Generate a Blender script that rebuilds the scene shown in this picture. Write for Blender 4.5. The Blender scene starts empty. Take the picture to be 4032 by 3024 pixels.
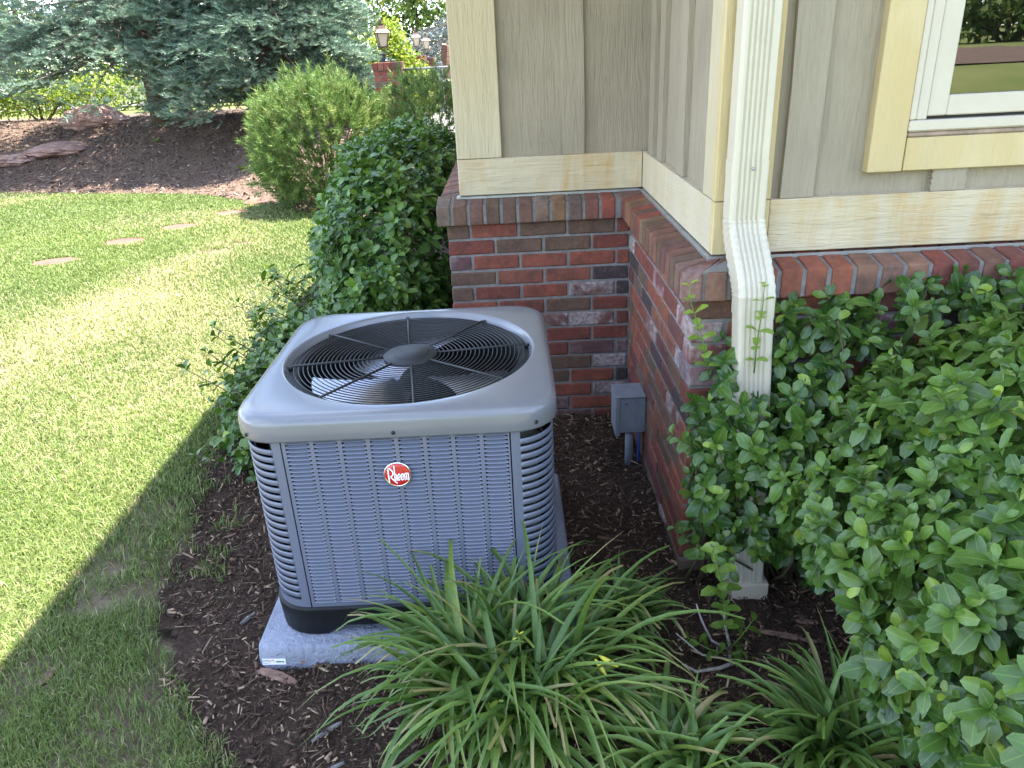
import bpy, bmesh, math, random
import numpy as np
from mathutils import Vector, Matrix, Euler
from mathutils import noise as mnoise

random.seed(7)
rng = np.random.default_rng(7)
PI = math.pi
R = math.radians
scene = bpy.context.scene
COL = scene.collection

# ------------------------------------------------------------------ camera
CAM_LOC = (-0.4894, -3.1324, 1.5751)
CAM_ROT = (1.152143, 0.047041, -0.009957)
cam_data = bpy.data.cameras.new('camera')
cam_data.sensor_width = 36.0
cam_data.lens = 26.42
cam_data.clip_start = 0.05
cam_data.clip_end = 2000
cam = bpy.data.objects.new('camera', cam_data)
COL.objects.link(cam)
cam.location = CAM_LOC
cam.rotation_euler = CAM_ROT
scene.camera = cam

# ------------------------------------------------------------------ sky, sun, exposure
SUN_VEC = Vector((0.22, 0.20, 1.0)).normalized()
SUN_EL = math.asin(SUN_VEC.z)
SUN_AZ = math.atan2(SUN_VEC.x, SUN_VEC.y)
world = bpy.data.worlds.new('World')
scene.world = world
world.use_nodes = True
wn = world.node_tree
wn.nodes.clear()
w_out = wn.nodes.new('ShaderNodeOutputWorld')
w_bg = wn.nodes.new('ShaderNodeBackground')
w_sky = wn.nodes.new('ShaderNodeTexSky')
w_sky.sky_type = 'NISHITA'
w_sky.sun_disc = False
w_sky.sun_elevation = SUN_EL
w_sky.sun_rotation = SUN_AZ
w_sky.altitude = 1600
w_sky.air_density = 1.0
w_sky.dust_density = 0.5
w_sky.ozone_density = 1.0
# scattered fair-weather clouds over the whole sky
w_tc = wn.nodes.new('ShaderNodeTexCoord')
w_map = wn.nodes.new('ShaderNodeMapping')
w_map.inputs['Scale'].default_value = (1.0, 1.0, 2.2)
w_no = wn.nodes.new('ShaderNodeTexNoise')
w_no.inputs['Scale'].default_value = 2.6
w_no.inputs['Detail'].default_value = 7
w_no.inputs['Roughness'].default_value = 0.6
w_rmp = wn.nodes.new('ShaderNodeValToRGB')
w_rmp.color_ramp.elements[0].position = 0.46
w_rmp.color_ramp.elements[0].color = (0, 0, 0, 1)
w_rmp.color_ramp.elements[1].position = 0.68
w_rmp.color_ramp.elements[1].color = (0.55, 0.55, 0.55, 1)
w_mix = wn.nodes.new('ShaderNodeMix')
w_mix.data_type = 'RGBA'
w_mix.inputs[7].default_value = (10.0, 10.2, 10.6, 1)
L = wn.links.new
L(w_tc.outputs['Generated'], w_map.inputs['Vector'])
L(w_map.outputs['Vector'], w_no.inputs['Vector'])
L(w_no.outputs['Fac'], w_rmp.inputs['Fac'])
L(w_rmp.outputs['Color'], w_mix.inputs[0])
L(w_sky.outputs['Color'], w_mix.inputs[6])
L(w_mix.outputs[2], w_bg.inputs['Color'])
w_bg.inputs['Strength'].default_value = 0.15
L(w_bg.outputs['Background'], w_out.inputs['Surface'])

sun_data = bpy.data.lights.new('sun', 'SUN')
sun_data.energy = 5.0
sun_data.angle = R(0.53)
sun_data.color = (1.0, 0.955, 0.87)
sun = bpy.data.objects.new('sun', sun_data)
COL.objects.link(sun)
sun.rotation_euler = SUN_VEC.to_track_quat('Z', 'Y').to_euler()
sun.location = (4, 4, 12)

scene.view_settings.view_transform = 'Standard'
scene.view_settings.look = 'None'
scene.view_settings.gamma = 1.0
scene.view_settings.use_curve_mapping = False
scene.view_settings.exposure = 2.55
scene.cycles.max_bounces = 8
scene.cycles.diffuse_bounces = 4
scene.cycles.glossy_bounces = 4
scene.cycles.transmission_bounces = 4
scene.cycles.transparent_max_bounces = 6
scene.cycles.use_denoising = True
scene.cycles.sample_clamp_indirect = 6.0

# ------------------------------------------------------------------ helpers
def tag(o, label=None, cat=None, group=None, kind=None):
    if label: o['label'] = label
    if cat: o['category'] = cat
    if group: o['group'] = group
    if kind: o['kind'] = kind
    return o

def empty(name, loc=(0, 0, 0), rz=0.0, parent=None):
    o = bpy.data.objects.new(name, None)
    COL.objects.link(o)
    o.location = loc
    o.rotation_euler = (0, 0, rz)
    o.empty_display_size = 0.05
    if parent: o.parent = parent
    return o

def link(name, me, parent=None, m=None, loc=None, rot=None):
    o = bpy.data.objects.new(name, me)
    COL.objects.link(o)
    if m is not None and len(me.materials) == 0: me.materials.append(m)
    if parent is not None: o.parent = parent
    if loc is not None: o.location = loc
    if rot is not None: o.rotation_euler = rot
    return o

def pymesh(name, V, F, m=None, smooth=False):
    me = bpy.data.meshes.new(name)
    me.from_pydata([tuple(v) for v in V], [], [tuple(f) for f in F])
    me.update()
    if m is not None: me.materials.append(m)
    if smooth: me.polygons.foreach_set('use_smooth', [True] * len(me.polygons))
    return me

def npmesh(name, V, F, m=None, var=None, smooth=False):
    """V (N,3), F (M,k): one constant polygon size; var (N,3) colour attribute"""
    V = np.ascontiguousarray(V, dtype=np.float32)
    F = np.ascontiguousarray(F, dtype=np.int32)
    me = bpy.data.meshes.new(name)
    n, k = F.shape
    me.vertices.add(len(V)); me.vertices.foreach_set('co', V.ravel())
    me.loops.add(n * k); me.loops.foreach_set('vertex_index', F.ravel())
    me.polygons.add(n)
    me.polygons.foreach_set('loop_start', np.arange(0, n * k, k, dtype=np.int32))
    me.polygons.foreach_set('loop_total', np.full(n, k, dtype=np.int32))
    if smooth: me.polygons.foreach_set('use_smooth', np.ones(n, dtype=bool))
    if var is not None:
        at = me.attributes.new('var', 'FLOAT_VECTOR', 'POINT')
        at.data.foreach_set('vector', np.ascontiguousarray(var, dtype=np.float32).ravel())
    me.update(calc_edges=True)
    if m is not None: me.materials.append(m)
    return me

def scatter(TV, TF, M, T, var=None):
    """instances of a template: M (N,3,3), T (N,3) -> V,F,var"""
    TV = np.asarray(TV, float); TF = np.asarray(TF, int)
    N = len(T); nv = len(TV)
    V = np.einsum('nij,vj->nvi', M, TV) + T[:, None, :]
    F = TF[None] + (np.arange(N) * nv)[:, None, None]
    vv = None
    if var is not None: vv = np.repeat(var, nv, axis=0)
    return V.reshape(-1, 3), F.reshape(-1, TF.shape[1]), vv

def frames(D, U=None, roll=None):
    """orthonormal frames: local x along D (N,3); local z near U"""
    D = D / (np.linalg.norm(D, axis=1, keepdims=True) + 1e-9)
    if U is None: U = np.tile([0, 0, 1.0], (len(D), 1))
    Yv = np.cross(U, D); n = np.linalg.norm(Yv, axis=1, keepdims=True)
    bad = (n[:, 0] < 1e-3)
    if bad.any():
        Yv[bad] = np.cross(np.array([1.0, 0.1, 0.05]), D[bad]); n = np.linalg.norm(Yv, axis=1, keepdims=True)
    Yv = Yv / n
    Zv = np.cross(D, Yv)
    if roll is not None:
        c, s = np.cos(roll)[:, None], np.sin(roll)[:, None]
        Yv, Zv = Yv * c + Zv * s, Zv * c - Yv * s
    return np.stack([D, Yv, Zv], axis=2)

def unit(n):
    v = rng.normal(size=(n, 3))
    return v / np.linalg.norm(v, axis=1, keepdims=True)

def box_mesh(name, lo, hi, m=None, bevel=0.0, seg=1, jitter=0.0, seed=0):
    bm = bmesh.new()
    bmesh.ops.create_cube(bm, size=1.0)
    lo = Vector(lo); hi = Vector(hi)
    for v in bm.verts:
        v.co = Vector(((lo[i] if v.co[i] < 0 else hi[i]) for i in range(3)))
    if bevel > 0:
        bmesh.ops.bevel(bm, geom=list(bm.edges), offset=bevel, segments=seg, profile=0.6, affect='EDGES')
    if jitter > 0:
        r = random.Random(seed)
        for v in bm.verts:
            v.co += Vector((r.uniform(-1, 1), r.uniform(-1, 1), r.uniform(-1, 1))) * jitter
    me = bpy.data.meshes.new(name)
    bm.to_mesh(me); bm.free()
    if m: me.materials.append(m)
    return me

def box(name, lo, hi, m, parent=None, bevel=0.0, seg=1):
    return link(name, box_mesh(name, lo, hi, m, bevel, seg), parent)

def loft(rings, closed=True, cap_start=False, cap_end=False):
    V = []; F = []
    n = len(rings[0])
    for r_ in rings: V.extend(r_)
    for i in range(len(rings) - 1):
        for j in range(n if closed else n - 1):
            a = i * n + j; b = i * n + (j + 1) % n
            F.append((a, b, b + n, a + n))
    if cap_start: F.append(tuple(range(n - 1, -1, -1)))
    if cap_end: F.append(tuple((len(rings) - 1) * n + j for j in range(n)))
    return V, F

def tube_np(P, rad, ns=6, cap=True):
    """tube along polyline P (list of points), radius list/const"""
    P = [Vector(p) for p in P]
    if not hasattr(rad, '__len__'): rad = [rad] * len(P)
    rings = []
    up = Vector((0.13, 0.31, 0.94))
    for i, p in enumerate(P):
        d = (P[min(i + 1, len(P) - 1)] - P[max(i - 1, 0)]).normalized()
        a = d.cross(up)
        if a.length < 1e-3: a = d.cross(Vector((1, 0, 0)))
        a.normalize(); b = d.cross(a).normalized()
        rings.append([tuple(p + (a * math.cos(2 * PI * k / ns) + b * math.sin(2 * PI * k / ns)) * rad[i]) for k in range(ns)])
    return loft(rings, True, cap, cap)

def merge(parts):
    V = []; F = []
    for v, f in parts:
        o = len(V); V.extend(v); F.extend([tuple(i + o for i in q) for q in f])
    return V, F

def lathe(profile, n=24, center=(0, 0, 0)):
    rings = []
    for r_, z in profile:
        rings.append([(center[0] + r_ * math.cos(2 * PI * k / n), center[1] + r_ * math.sin(2 * PI * k / n), center[2] + z) for k in range(n)])
    return loft(rings, True, True, True)

def vnoise(x, y, seed=0):
    """smooth value noise, arrays"""
    x = np.asarray(x, float); y = np.asarray(y, float)
    xi = np.floor(x).astype(int); yi = np.floor(y).astype(int)
    fx = x - xi; fy = y - yi
    fx = fx * fx * (3 - 2 * fx); fy = fy * fy * (3 - 2 * fy)
    def h(a, b):
        v = np.sin(a * 127.1 + b * 311.7 + seed * 74.7) * 43758.5453
        return v - np.floor(v)
    return (h(xi, yi) * (1 - fx) + h(xi + 1, yi) * fx) * (1 - fy) + (h(xi, yi + 1) * (1 - fx) + h(xi + 1, yi + 1) * fx) * fy

def fbm(x, y, seed=0, o=3):
    s = 0; a = 0.5; t = 0
    for i in range(o):
        s = s + a * vnoise(x * 2 ** i, y * 2 ** i, seed + i); t += a; a *= 0.5
    return s / t

CAM_M = np.array(Euler(CAM_ROT).to_matrix())
def project(P):
    q = (np.asarray(P) - np.array(CAM_LOC)) @ CAM_M
    d = -q[:, 2]
    f = 2959.09 / 4032 * 1024
    return 512 + f * q[:, 0] / np.maximum(d, 1e-3), 384 - f * q[:, 1] / np.maximum(d, 1e-3), d

# ------------------------------------------------------------------ materials
class NT:
    def __init__(s, name):
        s.m = bpy.data.materials.new(name); s.m.use_nodes = True
        s.t = s.m.node_tree; s.t.nodes.clear()
        s.out = s.n('ShaderNodeOutputMaterial'); s.b = s.n('ShaderNodeBsdfPrincipled')
        s.t.links.new(s.b.outputs[0], s.out.inputs[0])
    def n(s, t, **k):
        x = s.t.nodes.new(t)
        for a, v in k.items(): setattr(x, a, v)
        return x
    def l(s, a, b): s.t.links.new(a, b)
    def coord(s, which='Object', scale=None, rnd=False):
        c = s.n('ShaderNodeTexCoord'); v = c.outputs[which]
        if rnd:
            oi = s.n('ShaderNodeObjectInfo'); ad = s.n('ShaderNodeVectorMath', operation='ADD')
            mu = s.n('ShaderNodeVectorMath', operation='SCALE'); mu.inputs['Scale'].default_value = 37.0
            cb = s.n('ShaderNodeCombineXYZ')
            s.l(oi.outputs['Random'], cb.inputs[0]); s.l(oi.outputs['Random'], cb.inputs[1]); s.l(oi.outputs['Random'], cb.inputs[2])
            s.l(cb.outputs[0], mu.inputs[0]); s.l(v, ad.inputs[0]); s.l(mu.outputs[0], ad.inputs[1]); v = ad.outputs[0]
        if scale:
            mp = s.n('ShaderNodeMapping'); mp.inputs['Scale'].default_value = scale
            s.l(v, mp.inputs[0]); v = mp.outputs[0]
        return v
    def noise(s, vec, scale, detail=4, rough=0.55, dist=0.0):
        x = s.n('ShaderNodeTexNoise'); x.inputs['Scale'].default_value = scale
        x.inputs['Detail'].default_value = detail; x.inputs['Roughness'].default_value = rough
        x.inputs['Distortion'].default_value = dist
        if vec is not None: s.l(vec, x.inputs['Vector'])
        return x.outputs['Fac']
    def ramp(s, fac, stops):
        x = s.n('ShaderNodeValToRGB'); e = x.color_ramp.elements
        while len(e) < len(stops): e.new(0.5)
        for i, (p, c) in enumerate(stops):
            e[i].position = p
            e[i].color = (c, c, c, 1) if not hasattr(c, '__len__') else (*c, 1)
        s.l(fac, x.inputs[0]); return x.outputs[0]
    def mix(s, fac, a, b, mode='MIX'):
        x = s.n('ShaderNodeMix', data_type='RGBA', blend_type=mode)
        for i, v in ((0, fac), (6, a), (7, b)):
            if hasattr(v, 'links') or hasattr(v, 'is_linked'): s.l(v, x.inputs[i])
            else: x.inputs[i].default_value = v if i == 0 else (*v, 1)
        return x.outputs[2]
    def bump(s, h, strength=0.5, dist=0.01, prev=None):
        x = s.n('ShaderNodeBump'); x.inputs['Strength'].default_value = strength; x.inputs['Distance'].default_value = dist
        s.l(h, x.inputs['Height'])
        if prev is not None: s.l(prev, x.inputs['Normal'])
        return x.outputs[0]
    def setc(s, c):
        if hasattr(c, 'is_linked'): s.l(c, s.b.inputs['Base Color'])
        else: s.b.inputs['Base Color'].default_value = (*c, 1)
    def p(s, rough=0.6, spec=0.5, metal=0.0):
        s.b.inputs['Roughness'].default_value = rough
        s.b.inputs['Specular IOR Level'].default_value = spec
        s.b.inputs['Metallic'].default_value = metal
    def norm(s, v): s.l(v, s.b.inputs['Normal'])

def simple(name, c, rough=0.6, spec=0.5, metal=0.0, nscale=0, namp=0.15, bscale=0, bstr=0.2, bdist=0.002):
    t = NT(name); t.p(rough, spec, metal)
    if nscale:
        v = t.coord('Object')
        nz = t.noise(v, nscale, 5)
        t.setc(t.ramp(nz, [(0.3, tuple(x * (1 - namp) for x in c)), (0.7, tuple(min(1, x * (1 + namp)) for x in c))]))
    else: t.setc(c)
    if bscale:
        v = t.coord('Object'); t.norm(t.bump(t.noise(v, bscale, 4), bstr, bdist))
    return t.m

def brick_mat(name, gain=1.0):
    t = NT(name); t.p(0.82, 0.3)
    v = t.coord('Object', rnd=True)
    oi = t.n('ShaderNodeObjectInfo')
    n1 = t.noise(v, 16, 5, 0.65); n2 = t.noise(v, 60, 4, 0.6); n3 = t.noise(v, 7, 3, 0.6, 0.6); n4 = t.noise(v, 260, 2)
    c = t.mix(t.ramp(n1, [(0.35, 0.0), (0.72, 0.75)]), oi.outputs['Color'], (0.055, 0.035, 0.03))
    c = t.mix(t.ramp(n2, [(0.52, 0.0), (0.8, 0.5)]), c, (0.30, 0.13, 0.085))
    # whitish lime bloom on bricks that carry it (object alpha)
    th = t.n('ShaderNodeMath', operation='MULTIPLY')
    t.l(oi.outputs['Alpha'], th.inputs[0]); t.l(t.ramp(n3, [(0.42, 0.0), (0.56, 1.0)]), th.inputs[1])
    th2 = t.n('ShaderNodeMath', operation='MULTIPLY'); t.l(th.outputs[0], th2.inputs[0])
    t.l(t.ramp(n2, [(0.35, 0.25), (0.6, 1.0)]), th2.inputs[1])
    c = t.mix(th2.outputs[0], c, (0.42, 0.38, 0.37))
    t.setc(c)
    b = t.bump(n2, 0.5, 0.004); b = t.bump(n4, 0.4, 0.001, b); t.norm(b)
    return t.m

def wood_mat(name, c, grain='Z', rough=0.7, amp=0.10, stain=None, bump=0.6, weather=0.0):
    """painted rough-sawn board; grain stretched along one axis"""
    t = NT(name); t.p(rough, 0.35)
    sc = {'Z': (1, 1, 0.10), 'X': (0.10, 1, 1), 'Y': (1, 0.10, 1)}[grain]
    v = t.coord('Object', sc); v0 = t.coord('Object')
    g = t.noise(v, 95, 4, 0.6, 0.9); g2 = t.noise(v, 30, 5, 0.65, 1.2); lo = t.noise(v0, 3.2, 4, 0.6)
    col = t.ramp(lo, [(0.3, tuple(x * (1 - amp) for x in c)), (0.7, tuple(x * (1 + amp) for x in c))])
    col = t.mix(t.ramp(g, [(0.30, 0.16), (0.5, 0.0)]), col, tuple(x * 0.72 for x in c))
    if stain:
        sv = t.coord('Object', (1, 1, 0.25))
        s1 = t.noise(sv, 6.5, 5, 0.7, 0.5)
        s2 = t.noise(v, 22, 5, 0.7, 1.0)
        m_ = t.n('ShaderNodeMath', operation='MULTIPLY')
        t.l(t.ramp(s1, [(0.42, 0.0), (0.62, 1.0)]), m_.inputs[0]); t.l(t.ramp(s2, [(0.3, 0.25), (0.62, 1.0)]), m_.inputs[1])
        col = t.mix(m_.outputs[0], col, stain)
    if weather:
        s3 = t.noise(v, 55, 5, 0.7, 1.5)
        col = t.mix(t.ramp(s3, [(0.5, 0.0), (0.75, weather)]), col, tuple(x * 0.5 for x in c))
    t.setc(col)
    b = t.bump(g, bump, 0.0035); b = t.bump(g2, bump, 0.006, b); t.norm(b)
    return t.m

def leaf_mat(name, c_dark, c_light, c_alt, rough=0.38, spec=0.5, trans=0.25, back=None, straw=None):
    """var.x 0..1 dark->light, var.y alt amount"""
    t = NT(name); t.p(rough, spec)
    a = t.n('ShaderNodeAttribute', attribute_name='var')
    sp = t.n('ShaderNodeSeparateXYZ'); t.l(a.outputs['Vector'], sp.inputs[0])
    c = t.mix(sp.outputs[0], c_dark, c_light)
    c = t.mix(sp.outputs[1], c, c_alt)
    v = t.coord('Object')
    nz = t.noise(v, 90, 3)
    c = t.mix(t.ramp(nz, [(0.3, 0.30), (0.6, 0.0)]), c, tuple(x * 0.6 for x in c_dark))
    if straw: c = t.mix(sp.outputs[2], c, straw)
    else:
        c = t.mix(t.ramp(sp.outputs[2], [(0.0, 0.38), (0.10, 0.0)]), c, tuple(min(1, x * 1.7 + 0.02) for x in c_light))
        c = t.mix(t.ramp(sp.outputs[2], [(0.80, 0.0), (1.0, 0.28)]), c, tuple(min(1, x * 1.3) for x in c_light))
        dust = t.noise(v, 7, 3)
        c = t.mix(t.ramp(dust, [(0.55, 0.0), (0.75, 0.22)]), c, (0.20, 0.23, 0.18))
    if back is not None:
        ge = t.n('ShaderNodeNewGeometry')
        c = t.mix(ge.outputs['Backfacing'], c, back)
    t.setc(c)
    if trans > 0:
        tr = t.n('ShaderNodeBsdfTranslucent')
        hs = t.n('ShaderNodeMix', data_type='RGBA', blend_type='MULTIPLY')
        hs.inputs[0].default_value = 1.0; t.l(c, hs.inputs[6]); hs.inputs[7].default_value = (1.5, 1.6, 0.55, 1)
        t.l(hs.outputs[2], tr.inputs[0])
        ms = t.n('ShaderNodeMixShader'); ms.inputs[0].default_value = trans
        t.l(t.b.outputs[0], ms.inputs[1]); t.l(tr.outputs[0], ms.inputs[2]); t.l(ms.outputs[0], t.out.inputs[0])
    return t.m

M = {}
M['mortar'] = simple('mortar', (0.195, 0.185, 0.175), 0.9, 0.2, nscale=40, namp=0.22, bscale=160, bstr=0.7, bdist=0.003)
M['brick'] = brick_mat('brick_red')
CREAM = (0.525, 0.450, 0.305)
M['trim_v'] = wood_mat('trim_vertical', CREAM, 'Z', stain=(0.50, 0.41, 0.25), bump=0.9)
M['trim_h'] = wood_mat('trim_horizontal', (0.545, 0.462, 0.32), 'X', stain=(0.48, 0.31, 0.12), bump=1.0)
M['trim_hy'] = wood_mat('trim_horizontal_side', (0.545, 0.472, 0.345), 'Y', stain=(0.52, 0.43, 0.27), bump=0.5)
M['trim_yellow'] = wood_mat('trim_yellow', (0.545, 0.440, 0.245), 'Z', stain=(0.52, 0.395, 0.19), bump=0.6)
M['siding'] = wood_mat('siding_taupe', (0.318, 0.268, 0.196), 'Z', 0.75, amp=0.09, bump=1.0, weather=0.35)
M['batten'] = wood_mat('batten_taupe', (0.328, 0.278, 0.206), 'Z', 0.75, amp=0.08, bump=1.0, weather=0.15)
M['flashing'] = simple('flashing', (0.36, 0.38, 0.40), 0.4, 0.5, 0.7, nscale=20)
M['vinyl'] = simple('vinyl_white', (0.53, 0.475, 0.39), 0.35, 0.5, nscale=9, namp=0.05)
M['caulk'] = simple('caulk', (0.30, 0.22, 0.17), 0.6, 0.4, nscale=30, namp=0.3)
M['downspout'] = simple('downspout_white', (0.54, 0.488, 0.385), 0.35, 0.5, nscale=9, namp=0.04)
M['roof'] = simple('roof_shingle', (0.12, 0.10, 0.09), 0.9, 0.2, nscale=12)
M['soffit'] = simple('soffit_cream', (0.70, 0.64, 0.48), 0.7, 0.3, nscale=6)
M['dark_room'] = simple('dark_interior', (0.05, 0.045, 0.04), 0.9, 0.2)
M['steel_box'] = simple('grey_enamel', (0.20, 0.215, 0.235), 0.5, 0.5, nscale=25, namp=0.14, bscale=120, bstr=0.1)
M['screw'] = simple('dark_screw', (0.03, 0.03, 0.03), 0.4, 0.5, 0.6)

def ac_paint(name, c, rough):
    t = NT(name); t.p(rough, 0.6)
    v = t.coord('Object'); t.setc(t.ramp(t.noise(v, 5, 4), [(0.3, tuple(x * 0.95 for x in c)), (0.7, tuple(x * 1.05 for x in c))]))
    t.b.inputs['Coat Weight'].default_value = 0.25; t.b.inputs['Coat Roughness'].default_value = 0.07
    t.norm(t.bump(t.noise(v, 220, 2), 0.03, 0.001))
    return t.m
M['ac_grey'] = ac_paint('ac_grey_paint', (0.120, 0.133, 0.182), 0.42)
M['ac_cap'] = ac_paint('ac_cap_paint', (0.155, 0.157, 0.170), 0.26)
M['ac_black'] = simple('ac_black_plastic', (0.008, 0.0085, 0.0095), 0.5, 0.25, nscale=18, namp=0.3)
M['wire'] = simple('grille_wire', (0.010, 0.010, 0.010), 0.42, 0.5)
M['blade'] = simple('fan_aluminium', (0.60, 0.60, 0.66), 0.3, 0.5, 1.0)
M['ac_dark'] = simple('ac_inside', (0.004, 0.004, 0.006), 0.8, 0.1)
def coil_mat():
    t = NT('coil_fins'); t.p(0.45, 0.4, 0.5)
    w = t.n('ShaderNodeTexWave', wave_type='BANDS', bands_direction='DIAGONAL'); w.inputs['Scale'].default_value = 90
    t.l(t.coord('Object'), w.inputs[0])
    t.setc(t.ramp(w.outputs['Fac'], [(0.2, (0.05, 0.055, 0.05)), (0.8, (0.20, 0.20, 0.17))])); return t.m
M['coil'] = coil_mat()
M['badge_red'] = ac_paint('badge_red', (0.50, 0.020, 0.018), 0.15)
M['chrome'] = simple('chrome', (0.85, 0.85, 0.86), 0.12, 0.5, 1.0)
M['white_print'] = simple('white_print', (0.85, 0.86, 0.88), 0.35, 0.5)
M['black_print'] = simple('black_print', (0.02, 0.02, 0.025), 0.5)
M['red_print'] = simple('red_print', (0.62, 0.03, 0.03), 0.5)
M['blue_print'] = simple('blue_print', (0.10, 0.13, 0.35), 0.5)
M['paper'] = simple('sticker_paper', (0.82, 0.83, 0.85), 0.4, 0.5)
def pad_mat():
    t = NT('pad_concrete'); t.p(0.85, 0.3)
    v = t.coord('Object')
    a = t.noise(v, 55, 3, 0.6, 0.4); b_ = t.noise(v, 6, 4); d = t.noise(v, 4.0, 5, 0.6)
    c = t.ramp(b_, [(0.3, (0.20, 0.215, 0.265)), (0.7, (0.25, 0.265, 0.32))])
    c = t.mix(t.ramp(d, [(0.62, 0.0), (0.8, 0.35)]), c, (0.30, 0.25, 0.2))
    t.setc(c); t.norm(t.bump(a, 1.0, 0.010)); return t.m
M['pad'] = pad_mat()

def lawn_mat():
    t = NT('lawn_ground'); t.p(0.95, 0.15)
    v = t.coord('Object')
    a = t.noise(v, 2.2, 5, 0.6); b_ = t.noise(v, 45, 4, 0.7); d = t.noise(v, 0.5, 3)
    g = t.ramp(b_, [(0.3, (0.055, 0.080, 0.018)), (0.55, (0.11, 0.14, 0.035)), (0.75, (0.20, 0.19, 0.085))])
    so = t.ramp(b_, [(0.3, (0.085, 0.066, 0.042)), (0.6, (0.155, 0.120, 0.080)), (0.8, (0.25, 0.20, 0.14))])
    so = t.mix(t.ramp(a, [(0.45, 0.0), (0.7, 0.5)]), so, (0.26, 0.21, 0.14))
    # thin soil shows through the mown lawn near the house; farther off the turf is closed
    sx = t.n('ShaderNodeSeparateXYZ'); t.l(v, sx.inputs[0])
    ab = t.n('ShaderNodeMath', operation='SUBTRACT'); t.l(sx.outputs[1], ab.inputs[0]); ab.inputs[1].default_value = 3.0
    ab2 = t.n('ShaderNodeMath', operation='ABSOLUTE'); t.l(ab.outputs[0], ab2.inputs[0])
    ab3 = t.n('ShaderNodeMath', operation='DIVIDE'); t.l(ab2.outputs[0], ab3.inputs[0]); ab3.inputs[1].default_value = 14.0
    g = t.mix(t.ramp(d, [(0.4, 0.0), (0.65, 0.6)]), g, (0.21, 0.19, 0.075))
    c = t.mix(t.ramp(ab3.outputs[0], [(0.42, 0.0), (0.50, 1.0)]), so, g)
    t.setc(c); t.norm(t.bump(b_, 0.8, 0.02)); return t.m
M['lawn'] = lawn_mat()
def mulch_mat(name, c1, c2, c3):
    t = NT(name); t.p(0.92, 0.2)
    v = t.coord('Object')
    a = t.noise(v, 60, 5, 0.7, 0.8); b_ = t.noise(v, 5, 4, 0.6)
    c = t.ramp(a, [(0.3, c1), (0.55, c2), (0.8, c3)])
    c = t.mix(t.ramp(b_, [(0.45, 0.0), (0.75, 0.4)]), c, tuple(x * 1.5 for x in c2))
    t.setc(c); t.norm(t.bump(a, 1.0, 0.02)); return t.m
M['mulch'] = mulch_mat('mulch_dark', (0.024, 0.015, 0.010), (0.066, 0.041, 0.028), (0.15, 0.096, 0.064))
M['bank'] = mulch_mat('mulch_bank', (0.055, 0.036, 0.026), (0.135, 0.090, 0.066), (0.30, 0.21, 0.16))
def var_mat(name, c0, c1, c2, rough=0.85, trans=0.0, spec=0.25):
    t = NT(name); t.p(rough, spec)
    a = t.n('ShaderNodeAttribute', attribute_name='var')
    sp = t.n('ShaderNodeSeparateXYZ'); t.l(a.outputs['Vector'], sp.inputs[0])
    c = t.mix(sp.outputs[0], c0, c1); c = t.mix(sp.outputs[1], c, c2); t.setc(c)
    if trans > 0:
        tr = t.n('ShaderNodeBsdfTranslucent'); t.l(c, tr.inputs[0])
        ms = t.n('ShaderNodeMixShader'); ms.inputs[0].default_value = trans
        t.l(t.b.outputs[0], ms.inputs[1]); t.l(tr.outputs[0], ms.inputs[2]); t.l(ms.outputs[0], t.out.inputs[0])
    return t.m
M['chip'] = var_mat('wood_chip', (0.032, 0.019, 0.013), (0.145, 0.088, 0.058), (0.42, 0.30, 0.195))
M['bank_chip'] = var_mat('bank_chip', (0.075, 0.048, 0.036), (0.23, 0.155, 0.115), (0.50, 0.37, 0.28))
M['grass'] = var_mat('grass_blade', (0.062, 0.115, 0.026), (0.215, 0.29, 0.062), (0.52, 0.45, 0.25), 0.5, 0.30)
M['leaf'] = leaf_mat('euonymus_leaf', (0.026, 0.070, 0.011), (0.125, 0.225, 0.034), (0.30, 0.40, 0.05), 0.34, 0.5, 0.18)
M['leaf_dark'] = leaf_mat('hedge_leaf', (0.032, 0.088, 0.014), (0.145, 0.26, 0.040), (0.22, 0.32, 0.05), 0.36, 0.5, 0.2)
M['lily'] = leaf_mat('daylily_leaf', (0.050, 0.108, 0.021), (0.175, 0.275, 0.062), (0.30, 0.36, 0.07), 0.42, 0.45, 0.22, straw=(0.36, 0.27, 0.13))
M['fir'] = var_mat('fir_needle', (0.060, 0.105, 0.072), (0.24, 0.34, 0.235), (0.50, 0.58, 0.42), 0.55, 0.12)
M['spruce'] = var_mat('spruce_needle', (0.045, 0.065, 0.062), (0.16, 0.19, 0.19), (0.34, 0.36, 0.36), 0.6, 0.08)
M['mugo'] = var_mat('mugo_needle', (0.065, 0.125, 0.030), (0.20, 0.30, 0.075), (0.36, 0.40, 0.14), 0.5, 0.15)
M['yellow_leaf'] = var_mat('yellow_green_leaf', (0.13, 0.22, 0.02), (0.30, 0.36, 0.035), (0.45, 0.42, 0.06), 0.5, 0.4)
M['far_leaf'] = var_mat('far_leaf', (0.05, 0.09, 0.02), (0.13, 0.19, 0.04), (0.30, 0.27, 0.06), 0.55, 0.3)
M['bark'] = simple('bark', (0.11, 0.075, 0.055), 0.95, 0.2, nscale=18, namp=0.5, bscale=30, bstr=1.0, bdist=0.02)
M['twig'] = simple('twig', (0.16, 0.12, 0.09), 0.9, 0.2, nscale=40, namp=0.4)
M['grey_wood'] = simple('weathered_wood', (0.17, 0.155, 0.145), 0.9, 0.2, nscale=60, namp=0.4, bscale=90, bstr=0.6)
M['grey_branch'] = simple('pale_grey_branch', (0.30, 0.27, 0.25), 0.9, 0.2, nscale=60, namp=0.4, bscale=90, bstr=0.6)
M['stem_green'] = simple('green_stem', (0.12, 0.20, 0.04), 0.6, 0.4)
M['stem_brown'] = simple('brown_stem', (0.09, 0.075, 0.04), 0.8, 0.3)
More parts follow.
